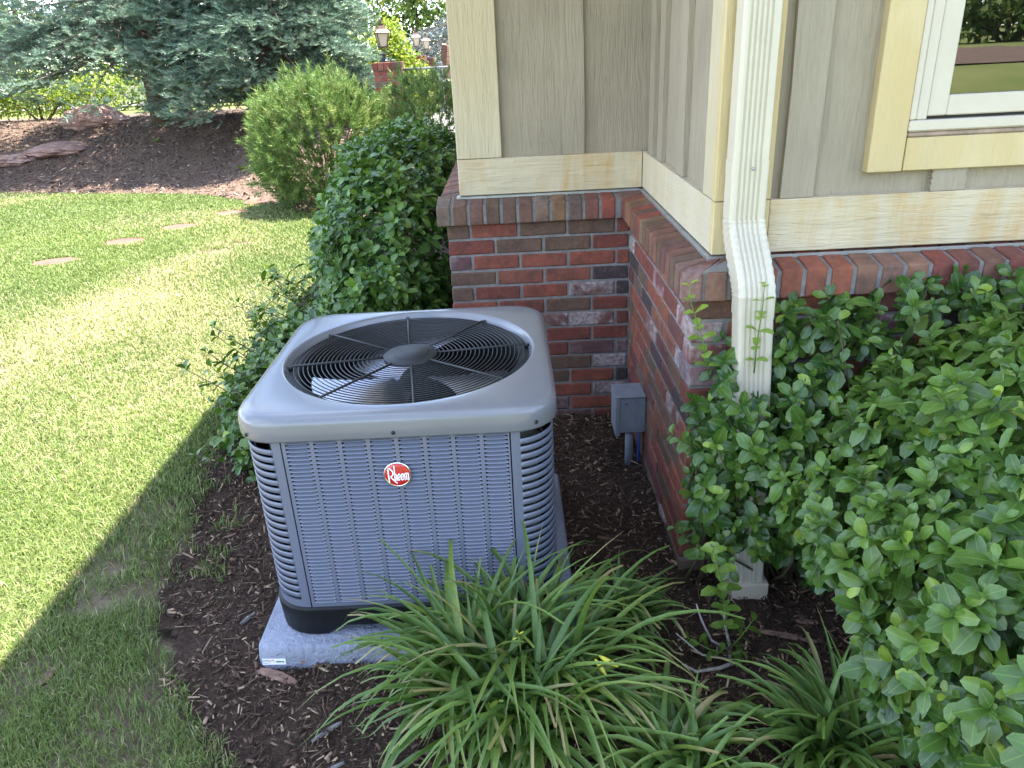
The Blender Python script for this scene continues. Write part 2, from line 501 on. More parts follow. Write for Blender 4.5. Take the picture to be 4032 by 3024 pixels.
def rock_mat(name, c1, c2, c3):
    t = NT(name); t.p(0.9, 0.25); v = t.coord('Object', rnd=True)
    a = t.noise(v, 3, 6, 0.65); b_ = t.noise(v, 22, 5, 0.7)
    c = t.ramp(a, [(0.3, c1), (0.55, c2), (0.75, c3)]); c = t.mix(t.ramp(b_, [(0.5, 0.0), (0.75, 0.5)]), c, tuple(x * 0.5 for x in c1))
    t.setc(c); t.norm(t.bump(b_, 0.9, 0.03)); return t.m
M['rock'] = rock_mat('sandstone_boulder', (0.27, 0.155, 0.125), (0.40, 0.25, 0.205), (0.48, 0.38, 0.33))
M['flag'] = rock_mat('flagstone', (0.14, 0.066, 0.050), (0.18, 0.090, 0.068), (0.21, 0.13, 0.10))
M['pavement'] = simple('pale_concrete', (0.13, 0.125, 0.115), 0.9, 0.2, nscale=2, namp=0.15)
M['iron'] = simple('black_iron', (0.03, 0.028, 0.027), 0.35, 0.5, 0.4)
M['lamp_metal'] = simple('lantern_bronze', (0.13, 0.075, 0.055), 0.4, 0.5, 0.5)
M['lamp_glass'] = simple('frosted_glass', (0.55, 0.48, 0.36), 0.35, 0.5)
M['pink_tile'] = simple('pink_tile', (0.45, 0.27, 0.20), 0.7, 0.3, nscale=4, namp=0.1)
M['brown_wood'] = simple('brown_wood', (0.14, 0.075, 0.05), 0.7, 0.3, nscale=20, namp=0.3)
M['grey_fence'] = simple('grey_fence_paint', (0.25, 0.255, 0.27), 0.8, 0.3, nscale=5)
M['beige_wall'] = simple('beige_stucco', (0.40, 0.36, 0.28), 0.9, 0.2, nscale=3, namp=0.1)
def glass_pane():
    t = NT('window_glass')
    gl = t.n('ShaderNodeBsdfGlossy'); gl.inputs['Roughness'].default_value = 0.006; gl.inputs[0].default_value = (0.95, 0.97, 1, 1)
    tr = t.n('ShaderNodeBsdfTransparent'); tr.inputs[0].default_value = (0.75, 0.79, 0.77, 1)
    lw = t.n('ShaderNodeFresnel'); lw.inputs[0].default_value = 2.5
    ms = t.n('ShaderNodeMixShader'); t.l(lw.outputs[0], ms.inputs[0]); t.l(tr.outputs[0], ms.inputs[1]); t.l(gl.outputs[0], ms.inputs[2])
    t.l(ms.outputs[0], t.out.inputs[0]); return t.m
M['glass'] = glass_pane()

# ================================================================== the setting: ground
def sstep(t):
    t = np.clip(t, 0, 1); return t * t * (3 - 2 * t)
BX = np.array([-40, -20, -7.9, -4.6, -3.5, -2.4, -2.0, 0, 40]); BY = np.array([10.5, 9.6, 8.07, 7.0, 6.05, 5.1, 4.75, 4.7, 4.7])
def bank_edge(x): return np.interp(x, BX, BY)
def height(x, y):
    x = np.asarray(x, float); y = np.asarray(y, float)
    s = (y - bank_edge(x)) / 3.3
    A = np.interp(x, [-12, -4.0, -2.0, 0], [0.78, 0.74, 0.42, 0.40])
    far = np.interp(y, [10.5, 14, 30], [1.0, 0.93, 0.80])
    h = A * sstep(s) * far
    # gentle rise far behind the camera (seen in the window)
    return h + 1.25 * sstep((-y - 4.5) / 9)
EDY = np.array([-9, -2.9, -2.3, -1.82, -1.585, -1.3, -0.8, -0.36, 0.3, 1, 3, 4.4, 5.0, 5.6]); EDX = np.array([3, -0.85, -1.03, -1.25, -1.45, -1.67, -1.74, -1.84, -1.93, -1.98, -2.0, -2.12, -2.35, -2.7])
def bed_edge(y): return np.interp(y, EDY, EDX)
def in_bed(x, y, wob=0.09):
    w = wob * (fbm(x * 5, y * 5, 3) - 0.5) * 2
    return (x > bed_edge(y) + w) & (y > -2.9 + w) & (y < 5.6) & (x < 3.0)
def in_bank(x, y):
    w = 0.16 * (fbm(x * 3, y * 3, 5) - 0.5) * 2
    return (y > bank_edge(x) + w) & (y < 13.5) & (x < 6)
def bed_z(x, y):
    return -0.002 + 0.026 * (fbm(x * 4, y * 4, 9) - 0.35) + 0.018 * (fbm(x * 16, y * 16, 11) - 0.5)

def grid_sheet(name, xs, ys, zf, m, keep=None):
    X, Y = np.meshgrid(xs, ys, indexing='ij')
    Z = zf(X, Y)
    nx, ny = X.shape
    V = np.stack([X, Y, Z], -1).reshape(-1, 3)
    i, j = np.meshgrid(np.arange(nx - 1), np.arange(ny - 1), indexing='ij')
    a = (i * ny + j).ravel()
    F = np.stack([a, a + ny, a + ny + 1, a + 1], 1)
    if keep is not None:
        c = V[F].mean(1); F = F[keep(c[:, 0], c[:, 1])]
        used = np.unique(F); mp = np.zeros(len(V), int); mp[used] = np.arange(len(used)); V = V[used]; F = mp[F]
    return link(name, npmesh(name, V, F, m, smooth=True))

def ticks(a, b, d, lo, hi):
    c = list(np.arange(a, b + 1e-6, d)); s = d; x = b
    while x < hi: s *= 1.28; x += s; c.append(x)
    s = d; x = a
    while x > lo: s *= 1.28; x -= s; c.insert(0, x)
    return np.array(c)

gx = ticks(-10, 14, 0.2, -420, 420); gy = ticks(-16, 14, 0.2, -420, 420)
ground = grid_sheet('ground', gx, gy, lambda x, y: height(x, y) + 0.012 * (fbm(x * 1.3, y * 1.3, 21) - 0.5) * np.clip((12 - np.abs(y)) / 6, 0, 1) - 0.09 * ((x > bed_edge(y) + 0.02) & (y > -2.9) & (y < 5.7) & (x < 3.2)), M['lawn'])
tag(ground, 'wide lawn soil with thin dry patches under the grass', 'ground', kind='structure')

bed = grid_sheet('mulch_bed', np.arange(-3.0, 3.01, 0.024), np.arange(-3.1, 1.2, 0.024), bed_z, M['mulch'], lambda x, y: in_bed(x, y) & ~((x > -0.72) & (y > 0.04)) & ~((x > 0.04) & (y > -1.1)))
tag(bed, 'dark brown wood mulch bed around the condenser along the brick wall', 'mulch', kind='structure')
bed2 = grid_sheet('mulch_bed', np.arange(-3.4, -0.6, 0.06), np.arange(1.19, 5.6, 0.06), lambda x, y: np.maximum(bed_z(x, y), height(x, y) + 0.02), M['mulch'], lambda x, y: in_bed(x, y))
tag(bed2, 'narrow mulch strip beneath the clipped hedge by the side wall', 'mulch', kind='structure')
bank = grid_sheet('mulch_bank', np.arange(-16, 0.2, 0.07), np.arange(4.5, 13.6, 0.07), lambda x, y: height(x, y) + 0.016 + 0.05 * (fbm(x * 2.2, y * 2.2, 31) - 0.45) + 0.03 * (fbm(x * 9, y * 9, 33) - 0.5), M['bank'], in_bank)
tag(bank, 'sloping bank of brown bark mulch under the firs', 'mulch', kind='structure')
# far pale pavement behind the firs
pv = grid_sheet('far_pavement', np.arange(-40, 12, 1.0), np.arange(17.0, 19.6, 0.5), lambda x, y: height(x, y) + 0.012 + 0.03, M['pavement'])
tag(pv, 'pale pavement strip beyond the fir trees', 'pavement', kind='structure')
# mulch strip behind the camera, seen reflected in the window
rb = grid_sheet('reflected_mulch_strip', np.arange(-6, 26, 0.3), np.arange(-13.4, -10.9, 0.25), lambda x, y: height(x, y) + 0.004 + 0.05 * fbm(x, y, 4), M['bank'], lambda x, y: np.abs(y + 12.1 + 0.5 * np.sin(x * 0.5)) < 0.9 + 0.3 * np.sin(x * 1.3))
tag(rb, 'sunlit mulch strip mirrored in the window glass', 'mulch', kind='structure')

# ------------------------------------------------------------------ wood chips on the beds
def chip_template():
    V = [(-.5, -.5, -.4), (.5, -.35, -.4), (.42, .45, -.4), (-.45, .5, -.4), (-.44, -.3, .5), (.40, -.4, .3), (.5, .2, .4), (-.5, .32, .35)]
    F = [(0, 1, 5, 4), (1, 2, 6, 5), (2, 3, 7, 6), (3, 0, 4, 7), (4, 5, 6, 7)]
    return np.array(V), np.array(F)
CHV, CHF = chip_template()
def chips(name, n, region, zf, m, sl, sw, tan, flat=0.35):
    P = region(n)
    n = len(P)
    yaw = rng.uniform(0, 2 * PI, n)
    D = np.stack([np.cos(yaw), np.sin(yaw), rng.normal(0, flat, n)], 1)
    Fm = frames(D, None, rng.normal(0, 0.5, n))
    ln = sl[0] * np.exp(rng.normal(0, 0.55, n)); wd = np.minimum(sw[0] * np.exp(rng.normal(0, 0.5, n)), ln * 0.6); th = wd * rng.uniform(0.25, 0.6, n)
    Mx = Fm * np.stack([ln, wd, th], 1)[:, None, :]
    T = np.stack([P[:, 0], P[:, 1], zf(P[:, 0], P[:, 1]) + 0.004 + rng.uniform(0, 0.010, n)], 1)
    v = np.zeros((n, 3)); v[:, 0] = rng.random(n) ** 1.6; v[:, 1] = np.where(rng.random(n) < tan, rng.uniform(0.35, 1.0, n), 0)
    V, F, vv = scatter(CHV, CHF, Mx, T, v)
    return link(name, npmesh(name, V, F, m, vv))
def reg_bed(n):
    x = rng.uniform(-2.0, 2.0, n); y = rng.uniform(-2.7, 0.6, n)
    k = in_bed(x, y, 0.22) & ~((x > -0.76) & (y > -0.005)) & ~((x > 0.0) & (y > -1.145))
    px, py, d = project(np.stack([x, y, x * 0], 1)); k &= (px > -40) & (px < 1060) & (py < 800)
    return np.stack([x, y], 1)[k]
o = chips('wood_chips', 80000, reg_bed, bed_z, M['chip'], (0.017,), (0.0038,), 0.12)
tag(o, 'shredded dark wood mulch chips covering the near bed', 'wood chips', kind='stuff')
def reg_bank(n):
    x = rng.uniform(-11.5, -1.5, n); y = rng.uniform(4.6, 11.5, n)
    k = in_bank(x, y)
    return np.stack([x, y], 1)[k]
def bank_z(x, y): return height(x, y) + 0.016 + 0.05 * (fbm(x * 2.2, y * 2.2, 31) - 0.45) + 0.03 * (fbm(x * 9, y * 9, 33) - 0.5)
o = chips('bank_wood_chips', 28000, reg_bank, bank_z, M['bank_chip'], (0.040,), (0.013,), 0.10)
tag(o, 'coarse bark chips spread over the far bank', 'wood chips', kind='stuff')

# larger single pieces of bark and wood near the pad
def bark_piece(label, x, y, ln, wd, yaw, m, th=0.006):
    r = random.Random(hash(label) % 999)
    n = 9; V = []; F = []
    for i in range(n):
        t = i / (n - 1); w = wd * (0.35 + 0.65 * math.sin(PI * min(1, max(0.06, t * 0.9 + 0.08)))) * r.uniform(0.8, 1.15) * 0.5
        cx = (t - 0.5) * ln; cy = 0.12 * ln * math.sin(t * 2.2) * 0.4
        V += [(cx, cy - w, 0), (cx, cy - w * 0.6, th * r.uniform(0.7, 1.2)), (cx, cy + w * 0.6, th * r.uniform(0.7, 1.2)), (cx, cy + w, 0)]
    for i in range(n - 1):
        for j in range(3):
            a = i * 4 + j; F.append((a, a + 1, a + 5, a + 4))
        F.append((i * 4 + 3, i * 4, i * 4 + 4, i * 4 + 7))
    F += [(0, 3, 2, 1), ((n - 1) * 4, (n - 1) * 4 + 1, (n - 1) * 4 + 2, (n - 1) * 4 + 3)]
    o = link('bark_chip', pymesh('bark_chip', V, F, m), None, None, (x, y, float(bed_z(np.array(x), np.array(y))) + 0.008), (0, 0, yaw))
    tag(o, label, 'bark chip', 'large bark pieces lying on the mulch')
M['bark_red'] = simple('bark_reddish', (0.19, 0.115, 0.085), 0.9, 0.2, nscale=50, namp=0.35, bscale=80, bstr=0.6)
bark_piece('long reddish bark strip against the front left corner of the pad', -1.20, -1.545, 0.13, 0.035, R(-28), M['bark_red'])
bark_piece('grey weathered wood sliver in the mulch left of the big daylily', -1.02, -1.74, 0.085, 0.013, R(38), M['grey_wood'])
bark_piece('larger grey split wood piece nearest the bottom edge of the mulch', -1.0, -1.86, 0.10, 0.014, R(30), M['grey_wood'])
bark_piece('brown bark slab on the shaded lawn at the far left', -1.87, -1.50, 0.09, 0.028, R(75), M['bark_red'])
bark_piece('brown wood stick on dark mulch between the twiggy sprout and the right shrub', 0.235, -1.47, 0.17, 0.022, R(-22), M['bark_red'])
bark_piece('short brown bark piece on mulch just left of the right shrub', 0.315, -1.42, 0.06, 0.02, R(-15), M['bark_red'])
bark_piece('pale tan wood splinter beside the left edge of the pad', -1.36, -1.30, 0.055, 0.014, R(55), M['grey_wood'])

# ------------------------------------------------------------------ lawn grass
def grass():
    n = 560000
    # sample in depth-weighted way: denser close to the camera
    u = rng.random(n); y = -2.3 + 11.0 * u ** 1.55
    xl = np.interp(y, [-2.3, -1.5, 0, 4, 8.7], [-1.95, -2.3, -3.4, -6.2, -9.6]); xr = np.interp(y, [-2.3, 5.6, 6.5, 8.7], [-0.8, -1.7, -2.5, -4.8])
    x = xl + (xr - xl) * rng.random(n)
    w = 0.30 * (fbm(x * 6, y * 6, 40) - 0.5)
    bedm = (x + w * 0.7 > bed_edge(y) + 0.02) & (y < 5.6)
    sparse = (y < 5.6) & (rng.random(n) < np.clip(0.75 - (bed_edge(y) - x - w * 0.7) / 0.22, 0, 0.75))
    sparse |= (y < 0) & (x > -2.05) & (rng.random(n) < 0.75 * np.clip((fbm(x * 3.1, y * 3.1, 44) - 0.48) * 5, 0, 1))
    k = ~bedm & ~sparse & (y < bank_edge(x) + 0.10 * (fbm(x * 4, y * 4, 8) - 0.2))
    # a few stray blades in the mulch
    stray = bedm & (x < bed_edge(y) + 0.35) & (fbm(x * 7, y * 7, 55) > 0.70) & (rng.random(n) < 0.18) & (y < 0) & (x < bed_edge(y) + 0.2)
    k |= stray
    # bare patches
    def blob(cx, cy, rx, ry, rot=0.0):
        c, s = math.cos(rot), math.sin(rot)
        dx = x - cx; dy = y - cy
        return np.exp(-(((dx * c + dy * s) / rx) ** 2 + ((dy * c - dx * s) / ry) ** 2))
    bare = np.maximum.reduce([blob(-1.86, -1.19, 0.14, 0.07, 0.5), blob(-1.78, -0.38, 0.10, 0.06), blob(-3.25, 3.7, 0.22, 0.16), blob(-3.05, 4.0, 0.2, 0.1), blob(-3.55, 0.95, 0.14, 0.09), blob(-3.75, 1.15, 0.1, 0.07), blob(-1.92, -1.02, 0.08, 0.04)])
    k &= rng.random(n) > bare * 1.05
    for (sx, sy) in STONES: k &= ~(((x - sx) / 0.19) ** 2 + ((y - sy) / 0.145) ** 2 < 0.85 + 0.25 * rng.random(n))
    dry = np.clip(0.04 + 0.9 * (fbm(x * 1.1, y * 1.1, 60) - 0.45) + 0.75 * blob(-3.42, 2.3, 0.42, 2.3, -0.12) + 0.35 * blob(-2.4, 0.9, 0.5, 1.3, -0.2), 0.02, 0.85) * np.where(x > -1.98 - 0.02 * y, 0.45, 1.0)  # less straw inside the house shadow edge: shade put into blade colour
    px, py, d = project(np.stack([x, y, x * 0], 1)); k &= (px > -25) & (py < 800)
    x, y, dry, d, bare = x[k], y[k], dry[k], d[k], bare[k]
    n = len(x)
    h = (0.024 + 0.018 * rng.random(n)) * np.where(rng.random(n) < 0.1, 1.35, 1.0) * (0.8 + 0.5 * fbm(x * 1.7, y * 1.7, 71))
    wd = np.clip(0.0011 * np.maximum(d, 1.6) * 0.55, 0.0011, 0.0060)
    yaw = rng.uniform(0, 2 * PI, n); lean = rng.uniform(0.1, 1.05, n)
    dx = np.cos(yaw); dy = np.sin(yaw)
    z0 = height(x, y)
    b = np.stack([x, y, z0], 1)
    side = np.stack([-dy, dx, 0 * dx], 1) * wd[:, None]
    mid = b + np.stack([dx * h * 0.35 * lean, dy * h * 0.35 * lean, h * 0.62], 1)
    tip = b + np.stack([dx * h * 1.0 * lean, dy * h * 1.0 * lean, h * (1.05 - 0.35 * lean)], 1)
    V = np.stack([b - side, b + side, mid - side * 0.8, mid + side * 0.8, tip], 1).reshape(-1, 3)
    base = (np.arange(n) * 5)[:, None, None]
    F = (np.array([[0, 1, 3], [0, 3, 2], [2, 3, 4]])[None] + base).reshape(-1, 3)
    v = np.zeros((n, 3)); v[:, 0] = np.clip(rng.random(n) * 0.8 + 0.5 * (fbm(x * 0.9, y * 0.9, 80) - 0.4), 0, 1)
    v[:, 1] = np.where(rng.random(n) < dry, rng.uniform(0.5, 1.0, n), rng.uniform(0, 0.12, n))
    o = link('grass', npmesh('grass', V, F, M['grass'], np.repeat(v, 5, axis=0)))
    tag(o, 'short green lawn grass with straw coloured blades', 'grass', kind='stuff')
STONES = [(-4.34, 4.31), (-4.03, 4.92), (-3.71, 5.60), (-4.65, 3.60), (-4.98, 2.85)]
grass()

# stepping stones
def flagstone(label, x, y, rx, ry, seed, z=None):
    r = random.Random(seed); n = 16; top = []; bot = []; mid = []
    for i in range(n):
        a = 2 * PI * (i + 0.5) / n; k = r.uniform(0.92, 1.06) * (abs(math.cos(a)) ** 4 + abs(math.sin(a)) ** 4) ** -0.25
        px, py = rx * k * math.cos(a), ry * k * math.sin(a)
        top.append((px * 0.95, py * 0.95, 0.016 + r.uniform(-.003, .003))); mid.append((px, py, 0.008)); bot.append((px, py, -0.03))
    V, F = loft([bot, mid, top], True, True, True)
    o = link('stepping_stone', pymesh('stepping_stone', V, F, M['flag']), None, None, (x, y, height(x, y).item() if z is None else z), (0, 0, r.uniform(-0.4, 0.4)))
    tag(o, label, 'stepping stone', 'flagstones set across the lawn')
flagstone('reddish square flagstone in the lawn, third from the mugo pine', -4.34, 4.31, 0.24, 0.20, 3)
flagstone('pale tan flagstone in the lawn, between two redder ones', -4.03, 4.92, 0.24, 0.17, 4)
flagstone('reddish flagstone at the lawn edge nearest the lit mulch', -3.71, 5.60, 0.25, 0.19, 5)
flagstone('half buried tan flagstone overgrown by grass left of the reddish square one', -4.65, 3.60, 0.20, 0.12, 6)
flagstone('flagstone at the left edge of the picture on the lawn', -4.98, 2.85, 0.2, 0.14, 8)
flagstone('long reddish flagstone in the mulch at the foot of the mugo pine', -3.40, 6.28, 0.36, 0.24, 7)

# ================================================================== the house
house = empty('house', (0, 0, 0))
tag(house, 'house corner with brick base, cream trim, taupe board siding and white window', 'house')
BRICK_COLS = [((0.25, 0.070, 0.043), 10, 0.0), ((0.185, 0.050, 0.036), 7, 0.0), ((0.28, 0.095, 0.055), 8, 0.0), ((0.130, 0.080, 0.055), 10, 0.0), ((0.155, 0.10, 0.072), 5, 0.0),
              ((0.14, 0.045, 0.042), 5, 0.0), ((0.055, 0.042, 0.045), 2, 0.0), ((0.20, 0.075, 0.065), 3, 0.7), ((0.17, 0.12, 0.115), 2, 0.8)]
ROW_COLS = [((0.17, 0.088, 0.058), 6, 0.0), ((0.13, 0.080, 0.058), 6, 0.0), ((0.235, 0.062, 0.042), 2, 0.0), ((0.20, 0.10, 0.055), 4, 0.1), ((0.15, 0.06, 0.05), 3, 0.0)]
brng = random.Random(11)
def pick(cols):
    tot = sum(c[1] for c in cols); r = brng.uniform(0, tot)
    for c, w, a in cols:
        r -= w
        if r <= 0: return (*[x * brng.uniform(0.88, 1.12) for x in c], a)
    return (*cols[0][0], 0)
_bm = {}
def brick_mesh(w, h, d, v=0):
    key = (round(w, 3), round(h, 3), round(d, 3), v)
    if key not in _bm:
        # local: x along wall, -y outwards (front at y=0), z up, origin = lower left front
        _bm[key] = box_mesh('brick', (0, 0, 0), (w, d, h), M['brick'], 0.0048, 1, 0.0016, len(_bm))
    return _bm[key]
def put_brick(parent, loc, rz, w, h=0.0577, d=0.09, cols=BRICK_COLS, name='brick', col=None):
    o = link(name, brick_mesh(w, h, d, brng.randint(0, 2)), parent, None, (loc[0] + brng.uniform(-.001, .001), loc[1] + brng.uniform(-.0012, .0012), loc[2]), (0, 0, rz))
    o.color = col or pick(cols)
    return o
CH = 0.0677; JT = 0.010; Z0 = 0.92
NROW = 14
wallA = link('brick_wall', box_mesh('mortar', (-0.758, 0.0055, -0.15), (0.30, 0.10, Z0 + 0.012), M['mortar']), house)
wallB = link('brick_wall', box_mesh('mortar', (0.0055, -1.1335, -0.15), (0.10, 0.004, Z0 + 0.012), M['mortar']), house)
wallC = link('brick_wall', box_mesh('mortar', (0.1005, -1.1345, -0.15), (3.5, -1.0, Z0 + 0.012), M['mortar']), house)
wallS = link('brick_wall', box_mesh('mortar', (-0.7565, 0.1005, -0.15), (-0.66, 6.5, Z0 + 0.012), M['mortar']), house)
RED1 = (0.255, 0.070, 0.044, 0); BRN = (0.130, 0.080, 0.055, 0); MAR = (0.185, 0.050, 0.036, 0); ORG = (0.25, 0.082, 0.052, 0); BLK = (0.05, 0.04, 0.043, 0); WHT = (0.17, 0.08, 0.072, 0.75); PUR = (0.12, 0.055, 0.058, 0.2)
ROWS_A = [[BRN, RED1, BRN, BRN, MAR], [MAR, BRN, BRN, MAR], [PUR, RED1, RED1, RED1, RED1], [BRN, ORG, ORG, BLK], [BRN, MAR, RED1, WHT, BLK], [RED1, MAR, BRN, MAR], [MAR, RED1, WHT, WHT, MAR],
          [BRN, RED1, MAR, MAR], [RED1, BRN, MAR, PUR, PUR], [MAR, BRN, BRN, WHT], [BRN, MAR, BRN, RED1, BLK], [RED1, BRN, RED1, WHT], [MAR, RED1, PUR, RED1, WHT], [BRN, RED1, PUR, MAR]]
for r_ in range(NROW):
    z = Z0 - CH * (r_ + 1) + JT / 2
    x = -0.762
    # wall A: (faces -y)
    segs = [0.092] + [0.193] * 3 + [0.052] if r_ % 2 == 0 else [0.193] * 3 + [0.150]
    for i, s in enumerate(segs):
        put_brick(wallA, (x, 0, z), 0, s, d=0.09, col=ROWS_A[r_][i] if i < len(ROWS_A[r_]) else None); x += s + JT
    ys = 0.102 if r_ % 2 == 0 else 0.102 + 0.101
    if r_ % 2: put_brick(wallS, (-0.762, 0.102 + 0.091, z), -PI / 2, 0.091)
    while ys < 0.3:
        put_brick(wallS, (-0.762, ys + 0.193, z), -PI / 2, 0.193); ys += 0.203
    # corner brick shared by walls B and C, then wall B towards the inner corner
    y = -1.14
    if r_ % 2 == 0:   # header on B, stretcher on C
        o = link('brick', brick_mesh(0.193, 0.0577, 0.092, 0), wallB, None, (0, -1.14, z)); o.color = pick(BRICK_COLS)
        yb = -1.14 + 0.092 + JT; xc = 0.193 + JT
    else:
        o = link('brick', brick_mesh(0.092, 0.0577, 0.193, 0), wallB, None, (0, -1.14, z)); o.color = pick(BRICK_COLS)
        yb = -1.14 + 0.193 + JT; xc = 0.092 + JT
    while yb < -0.06:
        s = min(0.193, -0.008 - yb)
        # wall B faces -x: rotate -90 about z, local x runs along -y
        put_brick(wallB, (0, yb + s, z), -PI / 2, s); yb += s + JT
    # wall C (faces -y): visible left part only, the rest stands behind the shrub
    while xc < (1.2 if r_ < 3 else 0.75):
        put_brick(wallC, (xc, -1.14, z), 0, 0.193); xc += 0.203

# soldier / rowlock ledge: sloping top
def rowlock_mesh(w, dep, v):
    key = ('row', round(w, 3), round(dep, 3), v)
    if key not in _bm:
        bm = bmesh.new()
        bmesh.ops.create_cube(bm, size=1.0)
        for q in bm.verts:
            x = 0 if q.co.x < 0 else w; y = 0 if q.co.y < 0 else dep; z = 0 if q.co.z < 0 else (0.080 if q.co.y < 0 else 0.080 + dep * 0.17)
            q.co = (x, y, z)
        bmesh.ops.bevel(bm, geom=list(bm.edges), offset=0.006, segments=2, profile=0.6, affect='EDGES')
        r = random.Random(v + 5)
        for q in bm.verts: q.co += Vector((r.uniform(-1, 1), r.uniform(-1, 1), r.uniform(-1, 1))) * 0.0009
        me = bpy.data.meshes.new('rowlock_brick'); bm.to_mesh(me); bm.free(); me.materials.append(M['brick'])
        _bm[key] = me
    return _bm[key]
PR = 0.035
def put_row(parent, loc, rz, w=0.0562, dep=0.135, col=None):
    o = link('ledge_brick', rowlock_mesh(w, dep, brng.randint(0, 3)), parent, None, (loc[0], loc[1], loc[2] + brng.uniform(-.0015, .0015)), (0, 0, rz + brng.uniform(-.012, .012)))
    c = col or pick(ROW_COLS); o.color = (c[0] * 1.12, c[1] * 1.08, c[2], c[3]); return o
def ledge_bed(name, lo, hi, side):
    """mortar between the sloping bricks, kept just behind their faces; outer side is -y or -x"""
    (x0, y0), (x1, y1) = lo, hi
    zl, zh, zb = Z0 + 0.0765, Z0 + 0.0985, Z0 + 0.003
    top = [zl, zl, zh, zh] if side == 'y' else [zl, zh, zh, zl]
    P = [(x0, y0), (x1, y0), (x1, y1), (x0, y1)]
    V = [(p[0], p[1], zb) for p in P] + [(p[0], p[1], t_) for p, t_ in zip(P, top)]
    F = [(3, 2, 1, 0), (4, 5, 6, 7), (0, 1, 5, 4), (1, 2, 6, 5), (2, 3, 7, 6), (3, 0, 4, 7)]
    return link(name, pymesh('mortar', V, F, M['mortar']), house)
ledA = ledge_bed('brick_ledge', (-0.792, -PR + 0.005), (-0.04, 0.10), 'y')
ledB = ledge_bed('brick_ledge', (-PR + 0.005, -1.168), (0.0995, 0.098), 'x')
ledC = ledge_bed('brick_ledge', (0.101, -1.14 - PR + 0.005), (3.2, -1.04), 'y')
ledS = ledge_bed('brick_ledge', (-0.762 - PR + 0.005, 0.1015), (-0.66, 6.4), 'x')
ROWA_C = [(0.135, 0.095, 0.07, 0.1), (0.145, 0.085, 0.062, 0), (0.15, 0.085, 0.07, 0), (0.115, 0.075, 0.058, 0), (0.13, 0.08, 0.065, 0), (0.15, 0.085, 0.068, 0), (0.17, 0.115, 0.085, 0.2), (0.20, 0.115, 0.065, 0.1), (0.135, 0.10, 0.095, 0), (0.18, 0.075, 0.06, 0), (0.22, 0.062, 0.048, 0), (0.225, 0.065, 0.045, 0)]
nA = 11
x = -0.797
for i in range(nA):
    put_row(ledA, (x, -PR, Z0 + 0.002), 0, col=ROWA_C[i % 12]); x += 0.0677
# inner corner to convex corner (faces -x)
yb = -PR - 0.004
while yb - 0.0562 > -1.07:
    put_row(ledB, (-PR, yb, Z0 + 0.002), -PI / 2); yb -= 0.0677
# splayed bricks fanning round the convex corner
def wedge(poly_out, poly_in, col):
    """outer plan edge points (low top) and inner points (high top)"""
    pts = [(p, 0.080) for p in poly_out] + [(p, 0.1035) for p in poly_in]
    bm = bmesh.new()
    lo_ = [bm.verts.new((p[0], p[1], 0)) for p, h_ in pts]; hi_ = [bm.verts.new((p[0], p[1], h_)) for p, h_ in pts]
    n0 = len(pts)
    bm.faces.new(lo_[::-1]); bm.faces.new(hi_)
    for i in range(n0): bm.faces.new((lo_[i], lo_[(i + 1) % n0], hi_[(i + 1) % n0], hi_[i]))
    bmesh.ops.recalc_face_normals(bm, faces=list(bm.faces))
    bmesh.ops.bevel(bm, geom=list(bm.edges), offset=0.005, segments=2, profile=0.6, affect='EDGES')
    me = bpy.data.meshes.new('ledge_brick'); bm.to_mesh(me); bm.free(); me.materials.append(M['brick'])
    o = link('ledge_brick', me, ledB, None, (0, 0, Z0 + 0.002)); o.color = col
wedge([(-0.044, -0.031)], [(0.10, -0.031), (0.10, 0.10), (-0.044, 0.10)], (0.15, 0.07, 0.05, 0.1))
yc = -1.14 - PR
wedge([(-PR, yb), (-PR, -1.117)], [(0.10, -1.072), (0.10, min(yb, -1.03))], (0.17, 0.085, 0.06, 0.1))
wedge([(-PR, -1.127), (-PR, yc), (0.014, yc)], [(0.09, -1.085)], (0.20, 0.082, 0.055, 0.25))
wedge([(0.024, yc), (0.083, yc)], [(0.108, -1.045), (0.101, -1.08)], (0.21, 0.10, 0.06, 0.1))
x = 0.094
put_row(ledC, (x, yc, Z0 + 0.002), 0, col=(0.2, 0.085, 0.055, 0.0)); x += 0.0677
ROWC_C = [(0.20, 0.07, 0.05, 0), (0.23, 0.075, 0.048, 0), (0.26, 0.08, 0.05, 0), (0.27, 0.085, 0.05, 0), (0.19, 0.105, 0.075, 0), (0.20, 0.10, 0.07, 0.1), (0.22, 0.11, 0.07, 0.1), (0.20, 0.052, 0.04, 0), (0.17, 0.06, 0.045, 0), (0.16, 0.08, 0.06, 0), (0.19, 0.06, 0.05, 0), (0.2, 0.07, 0.05, 0), (0.17, 0.06, 0.05, 0), (0.2, 0.08, 0.06, 0)]
for i in range(14):
    put_row(ledC, (x, -1.14 - PR, Z0 + 0.002), 0, col=ROWC_C[i]); x += 0.0677
# side wall ledge (faces -x), seen over the hedge; starts behind the corner brick
yb = 0.1645
for i in range(26):
    put_row(ledS, (-0.762 - PR, yb, Z0 + 0.002), -PI / 2); yb += 0.0677

# siding panels, battens and trim boards; trim faces lie S behind the brick face
S = 0.06
ZS = 1.026     # underside of the skirt board
def bx(name, lo, hi, m, bevel=0.0025): return box(name, lo, hi, M[m], house, bevel)
# structural sheathing behind everything
bx('sheathing', (-0.675, 0.105, 0.95), (3.5, 0.30, 3.0), 'siding', 0)
bx('sheathing', (0.105, -1.035, 0.95), (0.30, 0.10, 3.0), 'siding', 0)
bx('sheathing', (-0.675, 0.305, 0.95), (-0.50, 6.4, 3.0), 'siding', 0)
